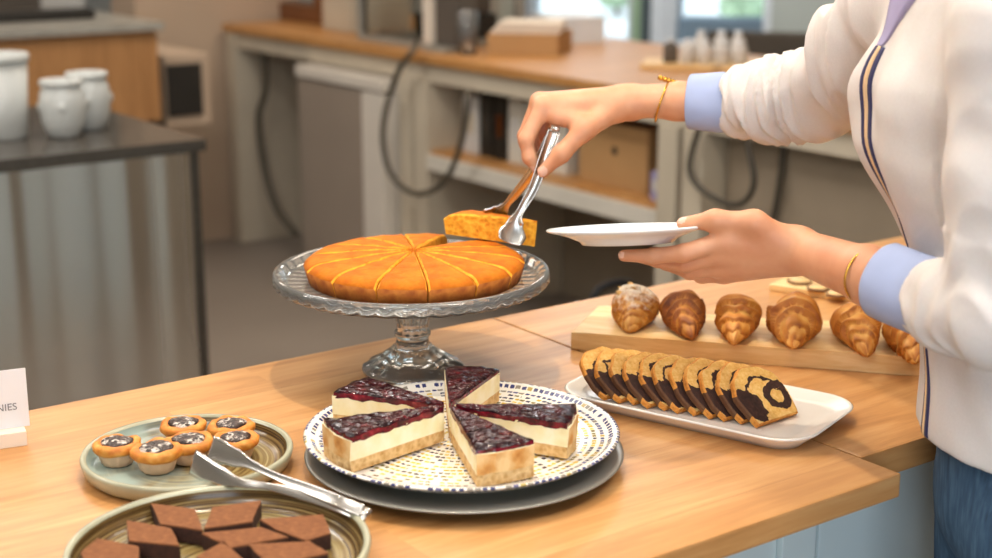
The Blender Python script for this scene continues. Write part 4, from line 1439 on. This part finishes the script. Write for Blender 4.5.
# ================================================================== PERSON
class Field:
    """signed distance on a grid, blended from tapered capsules, meshed by surface nets"""
    def __init__(self, lo, hi, h):
        self.lo, self.h = np.array(lo, float), h
        n = np.ceil((np.array(hi) - self.lo) / h).astype(int) + 1
        self.n = n
        self.d = np.full(tuple(n), 1.0, np.float32)

    def _win(self, lo, hi):
        a = np.maximum(np.floor((lo - self.lo) / self.h).astype(int), 0)
        b = np.minimum(np.ceil((hi - self.lo) / self.h).astype(int) + 1, self.n)
        if np.any(b <= a): return None
        ax = [self.lo[i] + self.h * np.arange(a[i], b[i]) for i in range(3)]
        X, Y, Z = np.meshgrid(*ax, indexing='ij', sparse=True)
        return tuple(slice(a[i], b[i]) for i in range(3)), X, Y, Z

    def add(self, a, b, ra, rb, k=0.01, sq=None):
        """sq = (axis vector, factor): the section is widened along that axis"""
        a, b = np.array(a, float), np.array(b, float)
        m = max(ra, rb) * (sq[1] if sq else 1.0) + k * 1.5 + 3 * self.h
        w = self._win(np.minimum(a, b) - m, np.maximum(a, b) + m)
        if w is None: return self
        sl, X, Y, Z = w
        ab = b - a
        L2 = float(ab @ ab) + 1e-12
        px, py, pz = X - a[0], Y - a[1], Z - a[2]
        t = np.clip((px * ab[0] + py * ab[1] + pz * ab[2]) / L2, 0, 1)
        qx, qy, qz = px - t * ab[0], py - t * ab[1], pz - t * ab[2]
        if sq:
            ax = np.array(sq[0], float); ax /= np.linalg.norm(ax)
            s = qx * ax[0] + qy * ax[1] + qz * ax[2]
            f = (1 / sq[1] - 1) * s
            qx, qy, qz = qx + f * ax[0], qy + f * ax[1], qz + f * ax[2]
        e = np.sqrt(qx * qx + qy * qy + qz * qz) - (ra + (rb - ra) * t)
        d = self.d[sl]
        if k > 0:
            hh = np.clip(k - np.abs(d - e), 0, None) / k
            self.d[sl] = np.minimum(d, e) - hh * hh * k * 0.25
        else:
            self.d[sl] = np.minimum(d, e)
        return self

    def chain(self, pts, rs, k=0.008, sq=None):
        for p, q, r, s in zip(pts[:-1], pts[1:], rs[:-1], rs[1:]):
            self.add(p, q, r, s, k, sq)
        return self

    def cut(self, pt, nrm):
        """remove the half space on the side of nrm"""
        nrm = np.array(nrm, float); nrm /= np.linalg.norm(nrm)
        ax = [self.lo[i] + self.h * np.arange(self.n[i]) for i in range(3)]
        X, Y, Z = np.meshgrid(*ax, indexing='ij', sparse=True)
        e = (X - pt[0]) * nrm[0] + (Y - pt[1]) * nrm[1] + (Z - pt[2]) * nrm[2]
        self.d = np.maximum(self.d, e.astype(np.float32))
        return self

    def mesh(self):
        d, n = self.d, self.n
        s = d < 0
        c = np.zeros(tuple(n - 1), np.int8)
        for i in (0, 1):
            for j in (0, 1):
                for k in (0, 1):
                    c += s[i:n[0] - 1 + i, j:n[1] - 1 + j, k:n[2] - 1 + k]
        act = (c > 0) & (c < 8)
        idx = np.full(act.shape, -1, np.int64)
        I = np.argwhere(act)
        idx[act] = np.arange(len(I))
        pos = np.zeros((len(I), 3)); cnt = np.zeros(len(I))
        cor = [(i, j, k) for i in (0, 1) for j in (0, 1) for k in (0, 1)]
        for p in cor:
            for ax in range(3):
                if p[ax]: continue
                q = list(p); q[ax] = 1
                A = d[I[:, 0] + p[0], I[:, 1] + p[1], I[:, 2] + p[2]].astype(float)
                B = d[I[:, 0] + q[0], I[:, 1] + q[1], I[:, 2] + q[2]].astype(float)
                ok = (A < 0) != (B < 0)
                t = np.where(ok, A / np.where(ok, A - B, 1), 0)
                v = np.array(p, float)[None, :].repeat(len(I), 0)
                v[:, ax] += t
                pos[ok] += v[ok]; cnt[ok] += 1
        pos = self.lo + self.h * (I + pos / cnt[:, None])
        faces = []
        for ax in range(3):
            o1, o2 = (ax + 1) % 3, (ax + 2) % 3
            sa = [slice(1, -1)] * 3; sa[ax] = slice(0, -1)
            sb = [slice(1, -1)] * 3; sb[ax] = slice(1, None)
            for flip in (False, True):
                A, B = s[tuple(sa)], s[tuple(sb)]
                mk = (A & ~B) if not flip else (~A & B)
                E_ = np.argwhere(mk)
                E_[:, o1] += 1; E_[:, o2] += 1
                def cell(a, b):
                    q = E_.copy(); q[:, o1] -= a; q[:, o2] -= b
                    return idx[q[:, 0], q[:, 1], q[:, 2]]
                f = np.stack([cell(1, 1), cell(0, 1), cell(0, 0), cell(1, 0)], 1)
                if flip: f = f[:, ::-1]
                faces.append(f)
        return pos, np.concatenate(faces)


def relax(pos, faces, it=2, lam=0.5):
    e = np.concatenate([faces[:, [0, 1]], faces[:, [1, 2]], faces[:, [2, 3]], faces[:, [3, 0]]])
    for _ in range(it):
        acc = np.zeros_like(pos); cn = np.zeros(len(pos))
        for a, b in ((0, 1), (1, 0)):
            np.add.at(acc, e[:, a], pos[e[:, b]]); np.add.at(cn, e[:, a], 1)
        pos = pos + lam * (acc / cn[:, None] - pos)
    return pos


PB = Vector((0.585, 1.51, 0.0))
V3 = lambda *a: np.array(a, float)
# joints
W_R, EL_R, SH_R = V3(0.172, 1.950, 1.235), V3(0.392, 1.865, 1.252), V3(0.468, 1.665, 1.385)
W_L, EL_L, SH_L = V3(0.3289, 1.5971, 1.1201), V3(0.464, 1.335, 1.118), V3(0.478, 1.365, 1.375)
def right_hand():
    f = Field((0.0, 1.84, 1.10), (0.34, 2.02, 1.31), 0.0017)
    f.chain([V3(0.33, 1.905, 1.240), V3(0.235, 1.932, 1.2375), W_R], [0.028, 0.0235, 0.0205], 0.01, ((0, 0.95, 0.2), 1.12))
    mcp = [V3(0.060, 1.922, 1.232), V3(0.056, 1.940, 1.236), V3(0.062, 1.958, 1.232), V3(0.075, 1.974, 1.224)]
    for m_, r0, r1 in zip(mcp, (0.0175, 0.018, 0.0175, 0.016), (0.0118, 0.012, 0.0115, 0.0105)):
        off = (m_ - mcp[1]) * 0.35
        f.add(W_R + off + V3(0.0, 0, -0.001), m_, r0, r1, 0.014)
    f.add(V3(0.150, 1.945, 1.226), V3(0.085, 1.945, 1.222), 0.017, 0.014, 0.012)
    # fingers curl down round the handle
    f.chain([mcp[0], V3(0.0385, 1.907, 1.191), V3(0.0425, 1.904, 1.169), V3(0.0535, 1.906, 1.153)], [0.0112, 0.0098, 0.0085, 0.0070], 0.005)
    f.chain([mcp[1], V3(0.0375, 1.931, 1.192), V3(0.0450, 1.927, 1.166), V3(0.060, 1.925, 1.153)], [0.0115, 0.0098, 0.0086, 0.0072], 0.004)
    f.chain([mcp[2], V3(0.0440, 1.953, 1.190), V3(0.0560, 1.946, 1.168), V3(0.072, 1.941, 1.162)], [0.0110, 0.0094, 0.0082, 0.0068], 0.004)
    f.chain([mcp[3], V3(0.0600, 1.972, 1.192), V3(0.0690, 1.964, 1.176), V3(0.082, 1.955, 1.172)], [0.0100, 0.0084, 0.0074, 0.0062], 0.004)
    # thumb, from the base of the palm, closing against the index finger
    f.chain([V3(0.152, 1.935, 1.226), V3(0.112, 1.900, 1.205), V3(0.0830, 1.889, 1.176), V3(0.0600, 1.8885, 1.153)], [0.0165, 0.0130, 0.0104, 0.0078], 0.010)
    f.add(V3(0.105, 1.912, 1.215), V3(0.078, 1.916, 1.218), 0.010, 0.011, 0.012)
    return f.mesh(), [(V3(0.0585, 1.8815, 1.1545), 0.0072), (V3(0.0465, 1.8985, 1.153), 0.0056)]


def left_hand():
    f = Field((0.10, 1.36, 1.04), (0.48, 1.70, 1.21), 0.0017)
    f.chain([V3(0.435, 1.400, 1.1125), V3(0.384, 1.496, 1.1165), W_L], [0.031, 0.0265, 0.0208], 0.01, ((0.0, 0.3, 1.0), 1.14))
    mcp = [V3(0.2476, 1.5970, 1.1296), V3(0.2429, 1.6046, 1.1126), V3(0.2457, 1.6159, 1.0965), V3(0.2551, 1.6273, 1.0842)]
    for m_, r0, r1 in zip(mcp, (0.0165, 0.018, 0.018, 0.016), (0.0120, 0.0122, 0.0115, 0.0105)):
        off = (m_ - mcp[1]) * 0.45
        f.add(W_L + off, m_, r0, r1, 0.013)
    f.chain([mcp[0], V3(0.2060, 1.5970, 1.1163), V3(0.1739, 1.6056, 1.1111), V3(0.1417, 1.6150, 1.1092)], [0.0112, 0.0098, 0.0085, 0.0068], 0.005)
    f.chain([mcp[1], V3(0.2098, 1.6112, 1.1007), V3(0.1814, 1.6330, 1.0998), V3(0.1588, 1.6519, 1.0998)], [0.0112, 0.0098, 0.0085, 0.0070], 0.004)
    f.chain([mcp[2], V3(0.2173, 1.6273, 1.0880), V3(0.1937, 1.6500, 1.0918), V3(0.1748, 1.6651, 1.0965)], [0.0108, 0.0094, 0.0082, 0.0068], 0.004)
    f.chain([mcp[3], V3(0.2325, 1.6443, 1.0785), V3(0.2136, 1.6604, 1.0842), V3(0.1984, 1.6708, 1.0908)], [0.0098, 0.0084, 0.0074, 0.0062], 0.004)
    f.chain([V3(0.3166, 1.5933, 1.1296), V3(0.2797, 1.5876, 1.1527), V3(0.2381, 1.5952, 1.1537), V3(0.2051, 1.6084, 1.1470)], [0.0165, 0.0125, 0.0102, 0.0072], 0.010)
    f.add(V3(0.2835, 1.5952, 1.1390), V3(0.2570, 1.5970, 1.1390), 0.012, 0.010, 0.012)
    return f.mesh(), [(V3(0.2036, 1.6056, 1.1527), 0.0058), (V3(0.1370, 1.6098, 1.1111), 0.0048)]


def torso_field(f, g, k=0.03):
    """chest, waist and hips; g inflates"""
    ax = (0.10, 1.0, 0.0)
    f.chain([V3(0.580, 1.520, 0.86), V3(0.573, 1.518, 0.95), V3(0.556, 1.518, 1.07), V3(0.522, 1.524, 1.22), V3(0.505, 1.530, 1.32), V3(0.500, 1.530, 1.385)],
            [0.103 + g, 0.104 + g, 0.094 + g, 0.104 + g, 0.097 + g, 0.070 + g], k, (ax, 1.27))


def person():
    root = thing('person', 'person in white shirt and jeans lifting cake with tongs and holding a plate', 'person', PB)
    off = np.array(PB)
    (rp, rf), rn = right_hand()
    (lp, lf), ln = left_hand()
    # the rest of the body
    b = Field((0.28, 1.20, 0.02), (0.84, 2.00, 1.78), 0.006)
    torso_field(b, -0.026)
    for sh, el, wr, in ((SH_R, EL_R, V3(0.300, 1.912, 1.239)), (SH_L, EL_L, V3(0.425, 1.418, 1.113))):
        b.chain([sh, el, wr], [0.046, 0.037, 0.0275], 0.03)
        b.add(V3(0.497, 1.528, 1.39), sh, 0.045, 0.045, 0.04)
    for hip, knee, ank in ((V3(0.585, 1.435, 0.86), V3(0.570, 1.425, 0.48), V3(0.595, 1.42, 0.09)), (V3(0.590, 1.580, 0.86), V3(0.585, 1.570, 0.48), V3(0.620, 1.56, 0.09))):
        b.chain([hip, knee, ank], [0.078, 0.052, 0.036], 0.03)
    # neck and head, bent toward the cake
    b.add(V3(0.497, 1.530, 1.40), V3(0.467, 1.546, 1.505), 0.050, 0.043, 0.02)
    hc = V3(0.447, 1.556, 1.615)
    fw = V3(-0.78, 0.42, -0.46); fw /= np.linalg.norm(fw)
    upv = V3(-0.40, 0.21, 0.89); upv -= fw * (upv @ fw); upv /= np.linalg.norm(upv)
    sd = np.cross(fw, upv)
    def hp(x, y, z): return hc + sd * x + fw * y + upv * z
    b.add(hp(0, -0.012, 0.035), hp(0, 0.0, 0.025), 0.078, 0.074, 0.03)
    b.add(hp(0, 0.015, 0.0), hp(0, 0.034, -0.066), 0.066, 0.043, 0.03)
    b.add(hp(0, 0.058, -0.080), hp(0, 0.060, -0.082), 0.016, 0.016, 0.02)
    b.add(hp(0, 0.072, 0.022), hp(0, 0.091, -0.016), 0.007, 0.012, 0.012)
    for sx in (-1, 1):
        b.add(hp(sx * 0.075, -0.008, 0.01), hp(sx * 0.080, -0.014, -0.025), 0.014, 0.009, 0.008)
        b.add(hp(sx * 0.016, 0.075, -0.047), hp(0, 0.081, -0.047), 0.007, 0.008, 0.006)
        b.add(hp(sx * 0.045, 0.062, 0.040), hp(sx * 0.018, 0.070, 0.040), 0.006, 0.006, 0.008)
    (bp, bf) = b.mesh()
    bp = relax(bp, bf, 1)
    rp, lp = relax(rp, rf, 2), relax(lp, lf, 2)
    allp = np.concatenate([rp, lp, bp]) - off
    allf = np.concatenate([rf, lf + len(rp), bf + len(rp) + len(lp)])
    me = me_from(allp, [tuple(map(int, q)) for q in allf], [M['skin'], M['nail'], M['lip']], True, None, 'body')
    cen = (allp[allf].mean(1)) + off
    mi = np.zeros(len(allf), int)
    for c_, r_ in rn + ln:
        mi[np.linalg.norm(cen - c_, axis=1) < r_] = 1
    lp_ = cen - hp(0, 0.083, -0.047)
    mi[(lp_ @ sd / 0.021) ** 2 + (lp_ @ upv / 0.0085) ** 2 + (lp_ @ fw / 0.014) ** 2 < 1] = 2
    me.polygons.foreach_set('material_index', mi.tolist())
    link('body', me, root)
    L = lambda p: tuple(np.array(p, float) - off)
    # eyes and brows
    for sx in (-1, 1):
        e = MB().lathe([(0, -0.0125), (0.006, -0.0108), (0.0108, -0.006), (0.0125, 0), (0.0108, 0.006), (0.006, 0.0108), (0, 0.0125)], 20)
        o = e.build('eye', M['frame_white'], root, L(hp(sx * 0.031, 0.0655, 0.018)))
        MB().lathe([(0, -0.006), (0.004, -0.0045), (0.006, 0), (0.004, 0.0045), (0, 0.006)], 16).build('iris', M['hair'], o, tuple(fw * 0.0085 - upv * 0.001))
    # hair: cap and a tied-back tail
    hf = Field((0.26, 1.34, 1.35), (0.74, 1.78, 1.82), 0.005)
    hf.add(hp(0, -0.022, 0.042), hp(0, -0.012, 0.036), 0.085, 0.083, 0.02)
    hf.add(hp(0, -0.05, 0.0), hp(0, -0.055, -0.05), 0.070, 0.055, 0.03)
    hf.chain([hp(0, -0.10, 0.03), hp(0, -0.155, 0.0), hp(0, -0.165, -0.10), hp(0, -0.15, -0.19)], [0.030, 0.032, 0.030, 0.010], 0.02)
    for sx in (-1, 1):
        hf.add(hp(sx * 0.062, 0.0, 0.05), hp(sx * 0.070, -0.030, -0.02), 0.026, 0.022, 0.02)
    hf.cut(hp(0, 0.052, 0.050), fw * 0.75 - upv * 0.55)
    p_, f_ = hf.mesh()
    p_ = relax(p_, f_, 2)
    link('hair', me_from(p_ - off, [tuple(map(int, q)) for q in f_], [M['hair']], True), root)
    # ---- shirt
    s = Field((0.28, 1.22, 0.88), (0.76, 2.00, 1.50), 0.0034)
    torso_field(s, 0.006)
    s.add(V3(0.440, 1.482, 1.285), V3(0.446, 1.490, 1.255), 0.048, 0.054, 0.05)
    s.add(V3(0.428, 1.588, 1.290), V3(0.436, 1.583, 1.255), 0.048, 0.054, 0.05)
    s.add(V3(0.500, 1.530, 1.400), V3(0.488, 1.536, 1.440), 0.060, 0.052, 0.03)
    for sh, el, cu, r in ((SH_R, EL_R, V3(0.293, 1.9125, 1.237), (0.066, 0.0545, 0.0365)), (SH_L, EL_L, V3(0.424, 1.422, 1.1125), (0.062, 0.047, 0.0355))):
        mid = sh * 0.5 + el * 0.5
        s.chain([sh, mid, el], [r[0], (r[0] + r[1]) / 2 + 0.002, r[1]], 0.02)
        s.chain([el, el * 0.5 + cu * 0.5, cu], [r[1], (r[1] + r[2]) / 2 + 0.003, r[2]], 0.02)
        s.add(V3(0.500, 1.530, 1.385), sh, 0.068, r[0] - 0.004, 0.04)
    s.cut(V3(0.45, 1.45, 0.937), V3(-0.02, 0.05, -1.0))
    s.cut(V3(0.48, 1.53, 1.465), V3(-0.25, 0.05, 1.0))
    sp_, sf = s.mesh()
    sp_ = relax(sp_, sf, 2)
    # folds: rings of slack cloth on the sleeves, drape on the body
    nrm = np.zeros_like(sp_)
    fn = np.cross(sp_[sf[:, 2]] - sp_[sf[:, 0]], sp_[sf[:, 3]] - sp_[sf[:, 1]])
    for i in range(4): np.add.at(nrm, sf[:, i], fn)
    nrm /= np.linalg.norm(nrm, axis=1)[:, None] + 1e-9
    disp = np.zeros(len(sp_))
    def sleeve_folds(a, b_, amp, freq, seed, rmax):
        ab = b_ - a
        t = ((sp_ - a) @ ab) / (ab @ ab)
        q = sp_ - (a + np.clip(t, 0, 1)[:, None] * ab)
        dist = np.linalg.norm(q, axis=1)
        ref = np.cross(ab / np.linalg.norm(ab), V3(0, 0, 1)); ref /= np.linalg.norm(ref)
        r2 = np.cross(ab / np.linalg.norm(ab), ref)
        ang = np.arctan2(q @ r2, q @ ref)
        w = np.clip(np.minimum((t + 0.05) / 0.15, (1.05 - t) / 0.12), 0, 1) * (dist < rmax)
        for i in np.nonzero(w > 0)[0]:
            nz = mnoise.noise(Vector((math.cos(ang[i]) * 1.1, math.sin(ang[i]) * 1.1, t[i] * 2.2 + seed)))
            tw = t[i] * freq * 0.16 + 0.75 * math.sin(ang[i] + seed) + 0.45 * nz
            ca, sa = math.cos(ang[i]), math.sin(ang[i])
            v1 = 1 - 3.2 * abs(mnoise.noise(Vector((ca * 0.55 + seed, sa * 0.55, tw * 1.15))))
            v2 = 1 - 2.6 * abs(mnoise.noise(Vector((ca * 0.9, sa * 0.9 + seed, tw * 2.2 + 5))))
            disp[i] += amp * w[i] * (0.9 * v1 + 0.25 * v2 - 0.40)
    sleeve_folds(EL_R, V3(0.293, 1.9125, 1.237), 0.0085, 44, 1.3, 0.09)
    sleeve_folds(SH_R, EL_R, 0.0090, 24, 4.1, 0.09)
    sleeve_folds(EL_L, V3(0.424, 1.422, 1.1125), 0.0040, 18, 7.7, 0.09)
    sleeve_folds(SH_L, EL_L, 0.0045, 18, 9.2, 0.09)
    tors = (sp_[:, 1] > 1.25) & (sp_[:, 1] < 1.72)
    for i in np.nonzero(tors)[0]:
        p = sp_[i]
        disp[i] += 0.0085 * mnoise.noise(Vector((p[0] * 11, p[1] * 13, p[2] * 4.0))) + 0.0035 * mnoise.noise(Vector((p[0] * 25 + p[2] * 14, p[1] * 28, p[2] * 9)))
    sp_ = sp_ + nrm * disp[:, None]
    sp_ = relax(sp_, sf, 1, 0.35)
    shirt = link('shirt', me_from(sp_ - off, [tuple(map(int, q)) for q in sf], [M['shirt']], True), root)
    bvh = BVHTree.FromPolygons([Vector(v) for v in sp_], [tuple(map(int, q)) for q in sf])
    def on_front(y, z):
        h = bvh.ray_cast(Vector((0.0, y, z)), Vector((1, 0, 0)))
        return (h[0], h[1]) if h[0] else None
    # front placket: navy edge, cream middle, navy edge
    def ribbon(name, path, lo, hi, mat, lift):
        rows = []
        for (y, z) in path:
            row = []
            for q in (lo, (lo + hi) / 2, hi):
                r = on_front(y + q, z)
                if r is None: row = None; break
                row.append(r)
            if row: rows.append(row)
        rings = []
        for row in rows:
            up = [r[0] + r[1] * lift for r in row]; dn = [r[0] - r[1] * 0.0015 for r in row]
            rings.append([np_ - PB for np_ in up + dn[::-1]])
        if len(rings) > 1:
            MB().loft(rings).build(name, M[mat], shirt)
    pk = smooth_path([(1.556, 1.345, 0), (1.548, 1.28, 0), (1.532, 1.20, 0), (1.518, 1.12, 0), (1.508, 1.04, 0), (1.503, 0.98, 0), (1.502, 0.942, 0)], 9)
    pk = [(p.x, p.y) for p in pk]
    ribbon('placket_trim', pk, -0.014, -0.0065, 'navy', 0.0012)
    ribbon('placket_lace', pk, -0.0065, 0.0005, 'lace', 0.0016)
    ribbon('placket_trim', pk, 0.0005, 0.008, 'navy', 0.0012)
    ck = smooth_path([(1.556, 1.345, 0), (1.548, 1.37, 0), (1.538, 1.395, 0), (1.530, 1.43, 0)], 8)
    ck = [(p.x, p.y) for p in ck]
    rows = []
    for i, (y, z) in enumerate(ck):
        w = 0.005 + 0.052 * i / (len(ck) - 1)
        rows.append((y, z, w))
    rings = []
    for (y, z, w) in rows:
        pts = [on_front(y + w * q, z) for q in (-1, -0.5, 0, 0.5, 1)]
        if any(p is None for p in pts): continue
        rings.append([p[0] + p[1] * 0.0016 - PB for p in pts] + [p[0] - p[1] * 0.0015 - PB for p in pts[::-1]])
    if len(rings) > 1:
        MB().loft(rings).build('collar_facing', M['collar'], shirt)
    # cuffs: open bands
    def cuff(a, b_, r0, r1, name='shirt_cuff'):
        a, b_ = Vector(a), Vector(b_)
        d = (b_ - a).normalized()
        up = (Vector((0, 0, 1)) - d * d.z).normalized()
        w = d.cross(up)
        rings = []
        prof = [(0.0, r0 + 0.0015), (0.25, r0 + 0.003), (0.6, (r0 + r1) / 2 + 0.003), (0.97, r1 + 0.003), (1.0, r1 + 0.002), (1.0, r1 - 0.001), (0.9, r1 - 0.0025), (0.3, r0 - 0.004)]
        for t, r in prof:
            ring = []
            for k in range(48):
                an = 2 * PI * k / 48
                q = r * (1 + 0.035 * math.sin(3 * an + 1) + 0.02 * math.sin(2 * an + t * 2) + 0.02 * mnoise.noise(Vector((math.cos(an) * 2, math.sin(an) * 2, t * 2))))
                ring.append(a.lerp(b_, t) + (up * math.cos(an) * 1.05 + w * math.sin(an) * 0.95) * q - PB)
            rings.append(ring)
        MB().loft(rings, cap=False).build(name, M['cuff'], shirt)
    cuff((0.300, 1.9105, 1.237), (0.249, 1.9275, 1.236), 0.0335, 0.0305)
    cuff((0.4290, 1.410, 1.1120), (0.396, 1.474, 1.1150), 0.0345, 0.0350)
    # ---- jeans and shoes
    j = Field((0.40, 1.24, 0.06), (0.80, 1.76, 1.00), 0.006)
    torso = [(V3(0.582, 1.515, 0.86), 0.100), (V3(0.574, 1.516, 0.99), 0.098)]
    j.add(torso[0][0], torso[1][0], 0.101, 0.098, 0.02, ((0.1, 1, 0), 1.27))
    for hip, knee, ank in ((V3(0.585, 1.435, 0.86), V3(0.570, 1.425, 0.48), V3(0.595, 1.42, 0.08)), (V3(0.590, 1.580, 0.86), V3(0.585, 1.570, 0.48), V3(0.620, 1.56, 0.08))):
        j.chain([hip, knee, ank], [0.092, 0.068, 0.056], 0.02)
    j.cut(V3(0, 0, 0.085), V3(0, 0, -1))
    jp, jf = j.mesh()
    jp = relax(jp, jf, 2)
    link('jeans', me_from(jp - off, [tuple(map(int, q)) for q in jf], [M['denim']], True), root)
    for ank in (V3(0.595, 1.42, 0.0), V3(0.620, 1.56, 0.0)):
        q = Field((0.34, 1.30, -0.01), (0.78, 1.70, 0.16), 0.004)
        q.chain([ank + V3(0.03, 0, 0.042), ank + V3(-0.06, 0.004, 0.038), ank + V3(-0.155, 0.010, 0.030)], [0.041, 0.043, 0.034], 0.02)
        q.add(ank + V3(0.01, 0, 0.05), ank + V3(0.005, 0, 0.11), 0.043, 0.042, 0.02)
        q.cut(V3(0, 0, 0.001), V3(0, 0, -1)); q.cut(V3(0, 0, 0.105), V3(0, 0, 1))
        p_, f_ = q.mesh()
        link('shoe', me_from(p_ - off, [tuple(map(int, z)) for z in f_], [M['leather']], True), root)
    # bracelets
    def bangle(c, d, r, knot):
        c, d = Vector(c), Vector(d).normalized()
        up = (Vector((0, 0, 1)) - d * d.z).normalized()
        w = d.cross(up)
        pts = [c + (up * math.cos(a) * 1.02 + w * math.sin(a) * 1.12) * r - PB for a in (2 * PI * k / 40 for k in range(41))]
        o = MB().tube(pts, 0.0013, 8).build('bracelet', M['gold'], root)
        if knot:
            mb = MB()
            for k in range(5):
                e = c + up * (r * 1.02 + 0.002) + d * 0.0 + w * ((k - 2) * 0.0) + d * ((k - 2) * 0.0055) - PB
                mb.lathe([(0, -0.004), (0.0034, -0.002), (0.0042, 0), (0.0034, 0.002), (0, 0.004)], 12, center=e)
            mb.build('clasp_beads', M['gold'], o)
    bangle((0.215, 1.938, 1.236), (-1.0, 0.22, 0.30), 0.0262, True)
    bangle((0.384, 1.496, 1.1165), (-0.47, 0.88, 0.03), 0.0285, False)


def held_plate():
    c = Vector((0.1484, 1.6462, 1.1159))
    R = 0.0917
    prof = [(0, 0.0035), (R * 0.50, 0.0035), (R * 0.52, 0.0), (R * 0.56, 0.0), (R * 0.60, 0.004), (R * 0.80, 0.0115), (R - 0.002, 0.0155), (R, 0.0172), (R - 0.0015, 0.0187), (R - 0.006, 0.0180), (R * 0.8, 0.0150), (R * 0.62, 0.009), (R * 0.55, 0.0072), (0, 0.0068)]
    o = MB().lathe(prof, 96).build('dessert_plate', M['plate_white'], None, c, (math.radians(-10), math.radians(-2.4), 0))
    tag(o, 'white dessert plate held out in the hand over the croissants', 'plate')


# ================================================================== LIGHT, WORLD, CAMERA
def lights():
    def area(name, loc, power, size, color, target=None):
        l = bpy.data.lights.new(name, 'AREA')
        l.energy, l.size, l.color = power, size, color
        o = bpy.data.objects.new(name, l)
        C.objects.link(o)
        o.location = loc
        d = (Vector(target) - Vector(loc)) if target else Vector((0, 0, -1))
        o.rotation_euler = d.to_track_quat('-Z', 'Y').to_euler()
    def spot(name, loc, target, power, ang, color, size=0.04, blend=0.5):
        l = bpy.data.lights.new(name, 'SPOT')
        l.energy, l.spot_size, l.spot_blend, l.color, l.shadow_soft_size = power, math.radians(ang), blend, color, size
        o = bpy.data.objects.new(name, l)
        C.objects.link(o)
        o.location = loc
        o.rotation_euler = (Vector(target) - Vector(loc)).to_track_quat('-Z', 'Y').to_euler()
    warm = (1.0, 0.86, 0.68)
    spot('track_lamp', (-0.15, 1.80, 3.0), (-0.10, 1.75, 0.9), 98, 75, warm)
    spot('track_lamp', (0.75, 2.60, 3.0), (0.35, 1.75, 0.9), 40, 70, warm)
    spot('track_lamp', (-1.15, 1.75, 3.0), (-0.1, 1.6, 0.9), 28, 70, warm)
    neutral = (1.0, 0.95, 0.90)
    for u in (-1.0, 1.3):
        for v in (0.2, 3.4):
            area('ceiling_light', uv(u, v, 3.15), 26, 1.3, neutral)
            l = bpy.data.lights.new('ceiling_fill', 'POINT')  # added fill light without a fixture, brightens the ceiling for ambient and reflections
            l.energy, l.color, l.shadow_soft_size = 30, neutral, 0.16
            o = bpy.data.objects.new('ceiling_fill', l)
            C.objects.link(o)
            o.location = uv(u, v, 2.55)
    area('window_daylight', (0.55, -2.1, 1.3), 66, 2.0, (0.78, 0.90, 1.0), (0.5, 1.6, 0.85))
    area('ceiling_light', uv(3.3, 4.0, 3.15), 32, 1.2, (1.0, 0.86, 0.70))
    area('ceiling_light', uv(1.8, 6.6, 3.15), 30, 1.2, (1.0, 0.9, 0.8))
    area('ceiling_light', uv(5.0, 6.5, 3.15), 60, 1.2, (0.95, 0.98, 1.0))
    sun = bpy.data.lights.new('sun', 'SUN')
    sun.energy, sun.angle = 2.6, 0.02
    o = bpy.data.objects.new('sun', sun)
    C.objects.link(o)
    o.rotation_euler = (Vector((CU, SU, 0)) * 0.8 + Vector((0.3, 0, -1))).to_track_quat('-Z', 'Y').to_euler()
    w = bpy.data.worlds.new('sky')
    S.world = w
    w.use_nodes = True
    bg = w.node_tree.nodes['Background']
    bg.inputs[0].default_value = (0.82, 0.92, 1.0, 1)
    bg.inputs[1].default_value = 2.2


def camera():
    cam = bpy.data.cameras.new('camera')
    cam.sensor_width = 36
    cam.lens = 36 * F / 992
    cam.clip_start = 0.05
    cam.dof.use_dof = True
    cam.dof.focus_distance = 1.72
    cam.dof.aperture_fstop = 54.4 / 15.0
    o = bpy.data.objects.new('camera', cam)
    C.objects.link(o)
    o.location = (0, 0, H)
    o.rotation_euler = (PI / 2 - PITCH, 0, 0)
    S.camera = o
    S.view_settings.view_transform = 'Standard'
    S.view_settings.look = 'None'
    S.view_settings.gamma = 1
    S.view_settings.exposure = -0.06
    S.cycles.use_denoising = True
    S.cycles.max_bounces = 10
    S.cycles.transmission_bounces = 10
    S.cycles.caustics_refractive = False
    S.cycles.caustics_reflective = False
    S.cycles.sample_clamp_indirect = 6


setting()
tables()
cake_stand()
pumpkin_cake()
cheesecake()
tarts()
brownies()
resting_tongs()
held_tongs()
boards()
croissants()
tray()
sign()
left_counter()
bench()
person()
held_plate()
lights()
camera()
